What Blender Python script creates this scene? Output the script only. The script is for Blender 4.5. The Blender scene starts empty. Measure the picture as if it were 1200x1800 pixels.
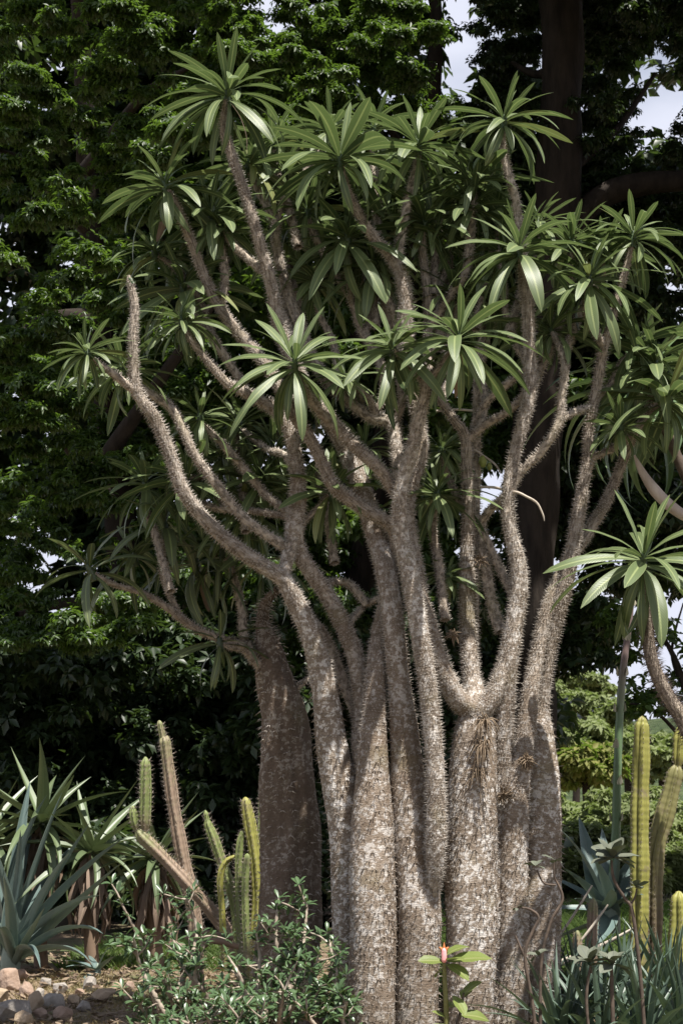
import bpy, math, random
import numpy as np
from mathutils import Matrix, Vector

# ------------------------------------------------------------------ camera, sky, sun, exposure
scene = bpy.context.scene
COL = scene.collection
CAM = np.array([0.0, -11.0, 1.6]); PITCH = math.radians(9.33); FPX = 3000.0
cd = bpy.data.cameras.new('camera'); cam = bpy.data.objects.new('camera', cd); COL.objects.link(cam)
cam.location = CAM; cam.rotation_euler = (math.pi/2 + PITCH, 0, 0)
cd.sensor_fit = 'VERTICAL'; cd.sensor_height = 36; cd.lens = 36*FPX/1800; cd.clip_end = 3000
cd.dof.use_dof = True; cd.dof.focus_distance = 11.1; cd.dof.aperture_fstop = 7.1
scene.camera = cam

SUN_EL, SUN_AZ = math.radians(67), math.radians(148)      # azimuth clockwise from +Y (north): high in front, a little to the right
w = bpy.data.worlds.new('World'); scene.world = w; w.use_nodes = True
nt = w.node_tree; bg = nt.nodes['Background']
sky = nt.nodes.new('ShaderNodeTexSky'); sky.sky_type = 'NISHITA'; sky.sun_disc = False
sky.sun_elevation = SUN_EL; sky.sun_rotation = SUN_AZ; sky.air_density = 1.0; sky.dust_density = 1.5; sky.ozone_density = 1.0
bg.inputs[1].default_value = 0.05
tcw = nt.nodes.new('ShaderNodeTexCoord'); sxw = nt.nodes.new('ShaderNodeSeparateXYZ'); nt.links.new(tcw.outputs['Generated'], sxw.inputs[0])
def wm(op, a, b):
    m = nt.nodes.new('ShaderNodeMath'); m.operation = op; m.use_clamp = op == 'MULTIPLY_ADD'
    for i, v in enumerate((a, b)):
        if isinstance(v, (int, float)): m.inputs[i].default_value = v
        else: nt.links.new(v, m.inputs[i])
    return m.outputs[0]
zc = wm('ADD', wm('MAXIMUM', sxw.outputs[2], 0.0), 0.18); cbw = nt.nodes.new('ShaderNodeCombineXYZ')      # thin broken cloud on a flat layer, closing up towards the horizon
nt.links.new(wm('DIVIDE', sxw.outputs[0], zc), cbw.inputs[0]); nt.links.new(wm('DIVIDE', sxw.outputs[1], zc), cbw.inputs[1])
nzw = nt.nodes.new('ShaderNodeTexNoise'); nzw.inputs['Scale'].default_value = 1.3; nzw.inputs['Detail'].default_value = 6; nt.links.new(cbw.outputs[0], nzw.inputs['Vector'])
rpw = nt.nodes.new('ShaderNodeValToRGB'); rpw.color_ramp.elements[0].position = .42; rpw.color_ramp.elements[1].position = .62
nt.links.new(wm('ADD', nzw.outputs[0], wm('MULTIPLY', wm('SUBTRACT', 0.62, sxw.outputs[2]), .55)), rpw.inputs[0])
mxw = nt.nodes.new('ShaderNodeMix'); mxw.data_type = 'RGBA'; nt.links.new(rpw.outputs[0], mxw.inputs[0]); nt.links.new(sky.outputs[0], mxw.inputs[6]); mxw.inputs[7].default_value = (7.6, 7.9, 9.2, 1)
nt.links.new(mxw.outputs[2], bg.inputs[0])
sl = bpy.data.lights.new('sun', 'SUN'); sl.energy = 5.0; sl.angle = math.radians(0.55); sl.color = (1, 0.955, 0.885)
so = bpy.data.objects.new('sun', sl); COL.objects.link(so)
sdir = Vector((math.sin(SUN_AZ)*math.cos(SUN_EL), math.cos(SUN_AZ)*math.cos(SUN_EL), math.sin(SUN_EL)))
so.rotation_euler = sdir.to_track_quat('Z', 'Y').to_euler(); so.location = (8, -8, 16)
vs = scene.view_settings; vs.view_transform = 'Standard'; vs.look = 'None'; vs.gamma = 1; vs.exposure = 1.1
scene.cycles.max_bounces = 5; scene.cycles.diffuse_bounces = 3; scene.cycles.transmission_bounces = 3
scene.cycles.transparent_max_bounces = 4

# ------------------------------------------------------------------ helpers
FW = np.array([0, math.cos(PITCH), math.sin(PITCH)]); UPV = np.array([0, -math.sin(PITCH), math.cos(PITCH)])
def at(px, py, Y):
    d = FW + (px-600)/FPX*np.array([1.0, 0, 0]) + (900-py)/FPX*UPV
    return CAM + d*((Y-CAM[1])/d[1])
def scl(px, py, Y):                                    # metres per photo pixel at that place
    d = FW + (px-600)/FPX*np.array([1.0, 0, 0]) + (900-py)/FPX*UPV
    return (Y-CAM[1])/d[1]/FPX
def ground(px, py):
    d = FW + (px-600)/FPX*np.array([1.0, 0, 0]) + (900-py)/FPX*UPV
    return CAM + d*(-CAM[2]/d[2])
def nrm(a):
    a = np.asarray(a, float); return a/(np.linalg.norm(a, axis=-1, keepdims=True)+1e-12)

def mk_mesh(name, V, F, mat=None, smooth=True, attrs=None, uv=None):
    V = np.ascontiguousarray(V, np.float32); F = np.ascontiguousarray(F, np.int32)
    me = bpy.data.meshes.new(name); k = F.shape[1]
    me.vertices.add(len(V)); me.vertices.foreach_set('co', V.ravel())
    me.loops.add(F.size); me.loops.foreach_set('vertex_index', F.ravel())
    me.polygons.add(len(F)); me.polygons.foreach_set('loop_start', np.arange(0, F.size, k, dtype=np.int32))
    if smooth: me.polygons.foreach_set('use_smooth', np.ones(len(F), bool))
    if attrs:
        for a, v in attrs.items():
            at_ = me.attributes.new(a, 'FLOAT', 'POINT'); at_.data.foreach_set('value', np.ascontiguousarray(v, np.float32))
    if uv is not None:
        u = me.uv_layers.new(name='UVMap'); u.data.foreach_set('uv', np.ascontiguousarray(uv[F.ravel()], np.float32).ravel())
    me.update(calc_edges=True)
    if mat: me.materials.append(mat)
    return me

class Thing:
    """An Empty at the base of the thing; parts are given in world coordinates."""
    def __init__(s, name, label, cat, loc, group=None):
        o = bpy.data.objects.new(name, None); COL.objects.link(o); o.location = loc; o.empty_display_size = 0.1
        o['label'] = label; o['category'] = cat
        if group: o['group'] = group
        s.o = o; s.org = np.array(loc, float)
    def part(s, name, V, F, mat, parent=None, kind=None, smooth=True, attrs=None, uv=None, label=None):
        ob = bpy.data.objects.new(name, mk_mesh(name, np.asarray(V)-s.org, F, mat, smooth, attrs, uv)); COL.objects.link(ob)
        ob.parent = parent or s.o
        if kind: ob['kind'] = kind
        if label: ob['label'] = label
        return ob
    def inst(s, name, me, M, parent=None):
        ob = bpy.data.objects.new(name, me); COL.objects.link(ob); ob.parent = parent or s.o
        M = np.array(M); M[:3, 3] -= s.org
        ob.matrix_local = Matrix(M.tolist()); return ob
def solo(name, V, F, mat, label=None, cat=None, group=None, kind=None, base=None, **kw):
    V = np.asarray(V, float); base = np.array(base if base is not None else (V[:, 0].mean(), V[:, 1].mean(), V[:, 2].min()))
    ob = bpy.data.objects.new(name, mk_mesh(name, V-base, F, mat, **kw)); COL.objects.link(ob); ob.location = base
    if label: ob['label'] = label
    if cat: ob['category'] = cat
    if group: ob['group'] = group
    if kind: ob['kind'] = kind
    return ob

def resample(P, R, step):
    """Catmull-Rom through the points; returns positions, radii, length along."""
    P = np.asarray(P, float); R = np.asarray(R, float); n = len(P)
    out = []; rr = []
    for i in range(n-1):
        p0 = P[max(i-1, 0)]; p1 = P[i]; p2 = P[i+1]; p3 = P[min(i+2, n-1)]
        k = max(2, int(np.linalg.norm(p2-p1)/step))
        t = np.linspace(0, 1, k, endpoint=False)[:, None]
        out.append(0.5*((2*p1)+(p2-p0)*t+(2*p0-5*p1+4*p2-p3)*t**2+(3*p1-p0-3*p2+p3)*t**3))
        s = (t*t*(3-2*t))[:, 0]*0.5+t[:, 0]*0.5
        rr.append(R[i]*(1-s)+R[i+1]*s)
    out.append(P[-1:]); rr.append(R[-1:])
    Q = np.concatenate(out); r = np.concatenate(rr)
    L = np.concatenate([[0], np.cumsum(np.linalg.norm(np.diff(Q, axis=0), axis=1))])
    return Q, r, L
def frames(Q):
    T = nrm(np.gradient(Q, axis=0)); N = np.zeros_like(T)
    a = np.array([0, -1.0, 0]); v = a-T[0]*np.dot(a, T[0])
    if np.linalg.norm(v) < 1e-3: a = np.array([1.0, 0, 0]); v = a-T[0]*np.dot(a, T[0])
    N[0] = nrm(v)
    for i in range(1, len(Q)):
        v = N[i-1]-T[i]*np.dot(N[i-1], T[i]); N[i] = nrm(v)
    return T, N, np.cross(T, N)
def tube(P, R, step=0.03, seg=8, disp=None):
    """returns V, F (quads), ang, len arrays per vertex, and the frame data"""
    Q, r, L = resample(P, R, step); T, N, B = frames(Q); m = len(Q)
    a = np.arange(seg)*2*math.pi/seg
    dirs = N[:, None, :]*np.cos(a)[None, :, None]+B[:, None, :]*np.sin(a)[None, :, None]
    rad = np.repeat(r[:, None], seg, 1)
    if disp is not None: rad = disp(rad, a[None, :], L[:, None])
    V = Q[:, None, :]+dirs*rad[:, :, None]
    i = np.arange(m-1)[:, None]*seg; j = np.arange(seg)[None, :]; j2 = (j+1) % seg
    F = np.stack([i+j, i+j2, i+seg+j2, i+seg+j], -1).reshape(-1, 4)
    return V.reshape(-1, 3), F, (Q, r, L, T, N, B)
def cat(parts):
    Vs = []; Fs = []; k = 0
    for V, F in parts: Vs.append(V); Fs.append(np.asarray(F)+k); k += len(V)
    return np.concatenate(Vs), np.concatenate(Fs)

def leaf_blade(droop=0.8, hw=0.095, nl=10, fold=0.35, curl=0.3, wave=0.0, point=1.3, base=0.12, seed=0, power=1.0, tipcut=0.75):
    """unit-length blade along +x, upper face +z; droop bends the tip down"""
    rng = np.random.default_rng(seed)
    t = np.linspace(0, 1, nl+1); ang = -droop*t**power
    dx = np.cos(ang); dz = np.sin(ang); h = 1/nl
    x = np.concatenate([[0], np.cumsum((dx[1:]+dx[:-1])/2*h)]); z = np.concatenate([[0], np.cumsum((dz[1:]+dz[:-1])/2*h)])
    wd = hw*(base*(1-t)+np.clip(np.sin(math.pi*t**point), 0, 1)**tipcut); wd[-1] = hw*0.02
    s = np.array([-1, -.5, 0, .5, 1.0])
    tw = rng.normal(0, .1)*t
    yy = s[None, :]*wd[:, None]
    zz = wd[:, None]*(fold*np.abs(s)-curl*s*s)[None, :] + wave*np.sin(t*17+seed)[:, None]*np.abs(s)[None, :]*wd[:, None]
    yy2 = yy*np.cos(tw)[:, None]-zz*np.sin(tw)[:, None]; zz = yy*np.sin(tw)[:, None]+zz*np.cos(tw)[:, None]; yy = yy2
    side = rng.normal(0, .05)*t**2
    X = x[:, None]-zz*np.sin(ang)[:, None]; Z = z[:, None]+zz*np.cos(ang)[:, None]; Y = yy+side[:, None]
    V = np.stack([X, Y, Z], -1).reshape(-1, 3)
    i = np.arange(nl)[:, None]*5; j = np.arange(4)[None, :]
    F = np.stack([i+j, i+5+j, i+5+j+1, i+j+1], -1).reshape(-1, 4)[:, ::-1]
    uv = np.stack([np.repeat(((s+1)/2)[None, :], nl+1, 0), np.repeat(t[:, None], 5, 1)], -1).reshape(-1, 2)
    return V, F, uv
def basis(d, up, roll=0.0):
    x = nrm(d); z = up-x*np.dot(up, x)
    if np.linalg.norm(z) < 1e-3: z = np.array([1.0, 0, 0])-x*x[0]
    z = nrm(z); y = np.cross(z, x)
    c, s = math.cos(roll), math.sin(roll); y, z = y*c+z*s, z*c-y*s
    return x, y, z
def mtx(loc, x, y, z, s=1.0, sy=None):
    M = np.eye(4); M[:3, 0] = x*s; M[:3, 1] = y*(sy or s); M[:3, 2] = z*s; M[:3, 3] = loc; return M
def xf(V, M): return V@M[:3, :3].T+M[:3, 3]

# ------------------------------------------------------------------ materials
def newmat(name):
    m = bpy.data.materials.new(name); m.use_nodes = True
    nt = m.node_tree; b = nt.nodes['Principled BSDF']; return m, nt, b
def N_(nt, t, **kw):
    n = nt.nodes.new(t)
    for k, v in kw.items():
        if k in n.inputs: n.inputs[k].default_value = v
        else: setattr(n, k, v)
    return n
def noise(nt, vec, scale, detail=3, rough=0.55, stretch=None):
    if stretch is not None:
        mp = N_(nt, 'ShaderNodeMapping'); mp.inputs['Scale'].default_value = stretch; nt.links.new(vec, mp.inputs[0]); vec = mp.outputs[0]
    n = N_(nt, 'ShaderNodeTexNoise'); n.inputs['Scale'].default_value = scale; n.inputs['Detail'].default_value = detail; n.inputs['Roughness'].default_value = rough
    nt.links.new(vec, n.inputs['Vector']); return n.outputs[0]
def ramp(nt, fac, stops):
    r = N_(nt, 'ShaderNodeValToRGB'); e = r.color_ramp.elements
    while len(e) < len(stops): e.new(0.5)
    for el, (p, c) in zip(e, stops): el.position = p; el.color = (*c, 1) if len(c) == 3 else c
    nt.links.new(fac, r.inputs[0]); return r.outputs[0]
def mixc(nt, fac, a, b, mode='MIX'):
    m = N_(nt, 'ShaderNodeMix', data_type='RGBA', blend_type=mode)
    for s, v in ((0, fac), (6, a), (7, b)):
        if hasattr(v, 'is_linked') or hasattr(v, 'links'): nt.links.new(v, m.inputs[s])
        elif s == 0: m.inputs[0].default_value = v
        else: m.inputs[s].default_value = (*v, 1)
    return m.outputs[2]
def mth(nt, op, a, b=None):
    m = N_(nt, 'ShaderNodeMath', operation=op)
    for s, v in ((0, a), (1, b)):
        if v is None: continue
        if hasattr(v, 'links'): nt.links.new(v, m.inputs[s])
        else: m.inputs[s].default_value = v
    return m.outputs[0]
def bump(nt, b, h, strength=0.4, dist=0.01):
    n = N_(nt, 'ShaderNodeBump'); n.inputs['Strength'].default_value = strength; n.inputs['Distance'].default_value = dist
    nt.links.new(h, n.inputs['Height']); nt.links.new(n.outputs[0], b.inputs['Normal'])
def geo(nt): return N_(nt, 'ShaderNodeNewGeometry')
def attr(nt, name):
    a = N_(nt, 'ShaderNodeAttribute'); a.attribute_name = name; return a.outputs['Fac']

def bark_mat(name, young, brown, pale, white, thr=0.5, lich=.56):
    m, nt, b = newmat(name); g = geo(nt).outputs['Position']
    n1 = noise(nt, g, 4.5, 3, .6); n2 = noise(nt, g, 42, 3, .65, (1, 1, 1.6)); cell = attr(nt, 'cell'); age = attr(nt, 'age')
    n3 = noise(nt, g, 28, 4, .7, (1, 1, 1.3)); st = noise(nt, g, 26, 4, .7, (1, 1, 7))
    f = mth(nt, 'ADD', mth(nt, 'MULTIPLY', n1, .4), mth(nt, 'ADD', mth(nt, 'MULTIPLY', n2, .3), mth(nt, 'ADD', mth(nt, 'MULTIPLY', st, .3), mth(nt, 'MULTIPLY', cell, .06))))
    old = ramp(nt, f, [(thr-.09, brown), (thr+.10, pale), (thr+.3, pale)])
    li = ramp(nt, mth(nt, 'ADD', mth(nt, 'MULTIPLY', n3, .75), mth(nt, 'ADD', mth(nt, 'MULTIPLY', n1, .25), mth(nt, 'MULTIPLY', cell, .09))), [(lich, (0, 0, 0)), (lich+.05, (1, 1, 1))])
    old = mixc(nt, li, old, white)
    yng = mixc(nt, ramp(nt, mth(nt, 'ADD', mth(nt, 'MULTIPLY', cell, .6), mth(nt, 'MULTIPLY', n2, .4)), [(.3, (0, 0, 0)), (.72, (1, 1, 1))]), [c*.42 for c in young], [c*1.5 for c in young])
    c = mixc(nt, age, yng, old)
    gr = ramp(nt, noise(nt, g, 3.1, 2), [(.58, (0, 0, 0)), (.75, (.5, .5, .5))])
    c = mixc(nt, gr, c, (.19, .17, .08))
    oi = N_(nt, 'ShaderNodeObjectInfo').outputs['Random']; c = mixc(nt, mth(nt, 'MULTIPLY', oi, .38), c, (.16, .115, .08))
    stn = ramp(nt, noise(nt, g, 1.9, 4, .65, (1, 1, .7)), [(.5, (0, 0, 0)), (.64, (.55, .55, .55))]); c = mixc(nt, stn, c, (.13, .10, .075))
    nt.links.new(c, b.inputs['Base Color']); b.inputs['Roughness'].default_value = .85; b.inputs['Specular IOR Level'].default_value = .2
    bump(nt, b, mth(nt, 'ADD', st, n2), .75, .012)
    return m
M_BARK = bark_mat('spiny bark', (.35, .30, .245), (.15, .11, .078), (.33, .28, .23), (.64, .61, .575), thr=.5, lich=.555)
M_BARKD = bark_mat('brown smooth bark', (.15, .105, .07), (.085, .062, .046), (.15, .115, .09), (.34, .31, .27), thr=.5, lich=.575)
def simple(name, c0, c1, scale=20, rough=.7, spec=.3, bmp=.3, bscale=40, bdist=.004, stretch=None, trans=0):
    m, nt, b = newmat(name); tc = N_(nt, 'ShaderNodeTexCoord').outputs['Object']
    n = noise(nt, tc, scale, 4, .6, stretch); c = mixc(nt, ramp(nt, n, [(.3, (0, 0, 0)), (.7, (1, 1, 1))]), c0, c1)
    nt.links.new(c, b.inputs['Base Color']); b.inputs['Roughness'].default_value = rough; b.inputs['Specular IOR Level'].default_value = spec
    if bmp: bump(nt, b, noise(nt, tc, bscale, 4, .6, stretch), bmp, bdist)
    return m
M_SPINE = simple('grey spines', (.07, .05, .038), (.36, .31, .26), 120, .6, .3, 0)
M_SPINEY = simple('brown spines', (.12, .09, .065), (.60, .55, .49), 160, .6, .3, 0)
M_SPINED = simple('dark spines', (.05, .035, .03), (.16, .12, .10), 25, .6, .3, 0)

def leaf_mat(name, top, under, mid, rough=.38, trans=.25, veins=True, spec=.5, margin=None, tcol=None):
    m, nt, b = newmat(name)
    uv = N_(nt, 'ShaderNodeUVMap').outputs[0]; sx = N_(nt, 'ShaderNodeSeparateXYZ'); nt.links.new(uv, sx.inputs[0])
    d = mth(nt, 'ABSOLUTE', mth(nt, 'SUBTRACT', sx.outputs[0], .5))
    oi = N_(nt, 'ShaderNodeObjectInfo').outputs['Random']; rn = attr(nt, 'rnd')
    r = mth(nt, 'FRACT', mth(nt, 'ADD', oi, rn))
    g = geo(nt); nz = noise(nt, g.outputs['Position'], 14, 3)
    k = mth(nt, 'ADD', mth(nt, 'MULTIPLY', r, .65), mth(nt, 'MULTIPLY', nz, .5))
    t = mixc(nt, k, [c*.7 for c in top], [top[0]*1.45, top[1]*1.3, top[2]*1.15])
    u = mixc(nt, k, [c*.8 for c in under], [c*1.2 for c in under])
    c = mixc(nt, g.outputs['Backfacing'], t, u)
    if veins: c = mixc(nt, ramp(nt, r, [(.965, (0, 0, 0)), (.985, (.6, .6, .6))]), c, (.22, .21, .07))         # a few yellowing leaves
    if margin: c = mixc(nt, ramp(nt, d, [(.455, (0, 0, 0)), (.49, (1, 1, 1))]), c, margin)
    c = mixc(nt, ramp(nt, d, [(.04, (1, 1, 1)), (.085, (0, 0, 0))]), c, mid)
    nt.links.new(c, b.inputs['Base Color']); b.inputs['Roughness'].default_value = rough; b.inputs['Specular IOR Level'].default_value = spec
    if veins:
        wv = N_(nt, 'ShaderNodeTexWave'); wv.inputs['Scale'].default_value = 9; wv.inputs['Distortion'].default_value = 1.2
        cb = N_(nt, 'ShaderNodeCombineXYZ'); nt.links.new(mth(nt, 'SUBTRACT', sx.outputs[1], mth(nt, 'MULTIPLY', d, .25)), cb.inputs[0]); nt.links.new(cb.outputs[0], wv.inputs[0])
        bump(nt, b, wv.outputs[1], .18, .004)
    tr = N_(nt, 'ShaderNodeBsdfTranslucent'); mx = N_(nt, 'ShaderNodeMixShader'); mx.inputs[0].default_value = trans
    if tcol: tr.inputs[0].default_value = (*tcol, 1)
    else: nt.links.new(mixc(nt, .5, c, (.17, .24, .065)), tr.inputs[0])
    out = nt.nodes['Material Output']
    nt.links.new(b.outputs[0], mx.inputs[1]); nt.links.new(tr.outputs[0], mx.inputs[2]); nt.links.new(mx.outputs[0], out.inputs[0])
    return m
M_LEAF = leaf_mat('glossy rosette leaf', (.044, .078, .034), (.095, .128, .052), (.22, .26, .11), rough=.44, trans=.25, margin=(.18, .215, .10), spec=.45)
M_LEAFD = leaf_mat('dull rosette leaf', (.04, .062, .03), (.085, .105, .048), (.19, .23, .09), rough=.42, trans=.18)
M_AGAVE = leaf_mat('blue agave leaf', (.095, .14, .135), (.10, .145, .135), (.11, .155, .145), rough=.5, trans=.05, veins=False, margin=(.2, .25, .2))
M_ALOE = leaf_mat('green aloe leaf', (.085, .118, .055), (.085, .115, .055), (.095, .125, .06), rough=.42, trans=.08, veins=False)
M_GRASSY = leaf_mat('grey green narrow leaf', (.058, .095, .066), (.066, .10, .072), (.075, .11, .075), rough=.45, trans=.1, veins=False)
M_SHRUB = leaf_mat('small shrub leaf', (.04, .08, .028), (.06, .105, .045), (.09, .135, .06), rough=.35, trans=.2, veins=False)
M_KAL = leaf_mat('dark felt leaf', (.045, .055, .04), (.09, .10, .07), (.07, .08, .06), rough=.7, trans=.05, veins=False)
M_LIME = leaf_mat('lime leaf', (.12, .155, .035), (.13, .165, .04), (.2, .22, .08), rough=.45, trans=.25, veins=True)
M_DEADLEAF = leaf_mat('dead leaf', (.17, .125, .09), (.16, .115, .085), (.2, .15, .105), rough=.85, trans=.1, veins=False, tcol=(.3, .2, .12))
def fol_mat(name, c0, c1, rough=.45, trans=.3, tc=(.16, .28, .03)):
    m, nt, b = newmat(name); rn = attr(nt, 'rnd'); c = mixc(nt, rn, c0, c1)
    nt.links.new(c, b.inputs['Base Color']); b.inputs['Roughness'].default_value = rough; b.inputs['Specular IOR Level'].default_value = .45
    tr = N_(nt, 'ShaderNodeBsdfTranslucent'); tr.inputs[0].default_value = (*tc, 1); mx = N_(nt, 'ShaderNodeMixShader'); mx.inputs[0].default_value = trans
    out = nt.nodes['Material Output']; nt.links.new(b.outputs[0], mx.inputs[1]); nt.links.new(tr.outputs[0], mx.inputs[2]); nt.links.new(mx.outputs[0], out.inputs[0])
    return m
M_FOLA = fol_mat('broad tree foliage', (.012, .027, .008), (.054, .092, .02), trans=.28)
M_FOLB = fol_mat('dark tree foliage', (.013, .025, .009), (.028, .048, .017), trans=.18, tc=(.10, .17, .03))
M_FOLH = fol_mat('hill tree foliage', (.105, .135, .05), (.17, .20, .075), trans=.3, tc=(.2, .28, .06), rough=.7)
M_FOLY = fol_mat('yellow flowering foliage', (.11, .125, .03), (.19, .175, .04), trans=.3, rough=.7)
M_TRUNKD = simple('dark bark', (.014, .011, .009), (.036, .028, .022), 9, .9, .15, .8, 14, .03, (1, 1, .25))
M_TWIG = simple('pale twig', (.30, .25, .20), (.50, .45, .38), 14, .8, .2, .3)
M_SHRUBWOOD = simple('grey shrub wood', (.17, .13, .10), (.36, .31, .25), 18, .8, .2, .5, 50, .004)
M_DARKWOOD = simple('dark thin stem', (.05, .038, .03), (.12, .09, .07), 20, .8, .2, .3)

# ------------------------------------------------------------------ ground and far land
def ground_mat():
    m, nt, b = newmat('dry soil and grass'); g = geo(nt).outputs['Position']
    n = noise(nt, g, .9, 5, .6); n2 = noise(nt, g, 14, 4, .7); n3 = noise(nt, g, 60, 3, .7)
    soil = mixc(nt, n2, (.12, .08, .05), (.24, .18, .115)); gr = mixc(nt, n3, (.035, .055, .015), (.09, .105, .035))
    c = mixc(nt, ramp(nt, n, [(.47, (0, 0, 0)), (.6, (1, 1, 1))]), soil, gr)
    nt.links.new(c, b.inputs['Base Color']); b.inputs['Roughness'].default_value = .95; bump(nt, b, n3, .6, .02); return m
M_GROUND = ground_mat()
def sheet(x0, x1, y0, y1, nx, ny, zf):
    x = np.linspace(x0, x1, nx); y = np.linspace(y0, y1, ny); X, Y = np.meshgrid(x, y)
    V = np.stack([X, Y, zf(X, Y)], -1).reshape(-1, 3)
    i = np.arange(ny-1)[:, None]*nx; j = np.arange(nx-1)[None, :]
    return V, np.stack([i+j, i+j+1, i+nx+j+1, i+nx+j], -1).reshape(-1, 4)
V, F = sheet(-400, 400, -60, 900, 161, 193, lambda X, Y: np.zeros_like(X)-.05)
solo('ground', V, F, M_GROUND, kind='structure', base=(0, 0, 0))
V, F = sheet(-9, 9, -11, 13, 91, 121, lambda X, Y: -.012+.014*np.sin(X*1.7+Y)*np.cos(Y*1.3)+.02*np.exp(-((X)**2+(Y)**2)/3))
solo('garden_bed', V, F, M_GROUND, kind='structure', base=(0, 0, 0))
M_HILL = simple('wooded hill', (.03, .05, .02), (.08, .10, .045), .25, .9, .1, 1.0, .6, 3.0)
V, F = sheet(-260, 300, 150, 420, 60, 30, lambda X, Y: -.5+np.clip((Y-150)/150, 0, 1)**.8*(11+4*np.sin(X*.02)+2*np.sin(X*.06+Y*.03)))
solo('hill', V, F, M_HILL, kind='structure', base=(0, 150, 0))

# ------------------------------------------------------------------ background trees
def foliage(clumps, nper, ll, lw, nleaf, seed, flat=.5, shell=.35, low=-.35):
    """clumps: rows x,y,z,R. sprays of leaflets in each clump; returns V, tris, rnd"""
    rng = np.random.default_rng(seed); C = np.asarray(clumps, float); NS = 7
    C = np.repeat(C, NS, 0); o3 = rng.normal(size=(len(C), 3)); C[:, :3] += o3*C[:, 3:4]*np.array([.52, .75, .2]); C[:, 3] *= rng.uniform(.25, .6, len(C)); nper = nper/NS
    cnt = np.maximum(4, (nper*(C[:, 3]/C[:, 3].mean())**2).astype(int)); idx = np.repeat(np.arange(len(C)), cnt); S = len(idx)
    d = nrm(rng.normal(size=(S, 3))); d[:, 2] = np.where(d[:, 2] < low, -d[:, 2], d[:, 2])
    rad = rng.random(S)**.5*(1+.3*rng.normal(size=S))
    pos = C[idx, :3]+d*(C[idx, 3]*rad)[:, None]*np.array([1, 1, flat])
    pos[:, 2] += .12*C[idx, 3]*np.sin(pos[:, 0]*9+idx)*np.cos(pos[:, 1]*8)
    ax = nrm(d*.55+np.array([0, 0, .75])+rng.normal(0, .3, (S, 3)))
    a = nrm(np.cross(ax, rng.normal(size=(S, 3)))); b = np.cross(ax, a)
    k = np.arange(nleaf)*2*math.pi/nleaf
    ph = k[None, :]+rng.normal(0, .25, (S, nleaf))
    rd = a[:, None]*np.cos(ph)[..., None]+b[:, None]*np.sin(ph)[..., None]
    til = rng.normal(-.15, .3, (S, nleaf))[..., None]
    dr = nrm(rd+ax[:, None]*til+np.array([0, 0, -.15])); nn = nrm(ax[:, None]-dr*np.sum(ax[:, None]*dr, -1, keepdims=True)); sd = np.cross(nn, dr)
    L = ll*(.65+.7*rng.random((S, nleaf)))[..., None]; W = L*lw/ll
    p0 = pos[:, None]+dr*L*.06
    v1 = p0+dr*L*.5+sd*W*.5+nn*W*.18; v2 = p0+dr*L-nn*L*.12; v3 = p0+dr*L*.5-sd*W*.5+nn*W*.18
    V = np.stack([p0, v1, v2, v3], 2).reshape(-1, 3); n = S*nleaf
    i = np.arange(n)[:, None]*4; F = np.concatenate([i+np.array([[0, 1, 2]]), i+np.array([[0, 2, 3]])])
    rnd = np.repeat(np.clip(rng.random(n)*.6+np.repeat(rng.random(S), nleaf)*.4, 0, 1), 4)
    return V, F, rnd
def clump_px(L): return [(*at(x, y, Y), r*scl(x, y, Y)) for x, y, r, Y in L]
def limb(pts, step=.12, seg=9):
    P = [at(x, y, Y) for x, y, r, Y in pts]; R = [r*scl(x, y, Y) for x, y, r, Y in pts]
    return tube(P, R, step, seg, lambda rad, a, L: rad*(1+.08*np.sin(a*3+L*2)+.05*np.sin(a*5-L*5)))[:2]
GAPS = [(808, 62, 48, 105), (792, 150, 18, 45), (1142, 200, 26, 50), (1120, 270, 14, 26), (8, 505, 16, 28), (482, 30, 20, 10), (366, 5, 14, 12), (55, 440, 10, 14), (1000, 235, 30, 14),
        (1185, 170, 18, 16), (1190, 1130, 45, 60), (1120, 1180, 40, 60), (965, 975, 14, 18), (40, 1000, 6, 6)]
def ingap(x, y, pad=0):
    return any(((x-a)/(c+pad))**2+((y-b)/(d+pad))**2 < 1 for a, b, c, d in GAPS)
def fill(n, x0, x1, y0, y1, r0, r1, Y0, Y1, seed, ok=None):
    rng = random.Random(seed); out = []
    while len(out) < n:
        x, y = rng.uniform(x0, x1), rng.uniform(y0, y1); r = rng.uniform(r0, r1)
        if ingap(x, y, r*.62): continue
        if ok and not ok(x, y): continue
        out.append((x, y, r, rng.uniform(Y0, Y1)))
    return out
def big_tree(name, label, trunk_pts, limbs, groups, loc, mt=M_TRUNKD):
    t = Thing(name, label, 'tree', loc)
    V, F = limb(trunk_pts); tr = t.part('trunk', V, F, mt)
    for l in limbs:
        V, F = limb(l, .08, 7); t.part('limb', V, F, mt)
    Vs = []; Fs = []; Rs = []; k = 0
    for (cl, nper, ll, lw, nl, seed, flat) in groups[0]:
        V, F, r = foliage(clump_px(cl), nper, ll, lw, nl, seed, flat); Vs.append(V); Fs.append(F+k); Rs.append(r); k += len(V)
    t.part('crown', np.concatenate(Vs), np.concatenate(Fs), groups[1], attrs={'rnd': np.concatenate(Rs)}, smooth=False)
    return t
rg = random.Random(5)
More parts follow.
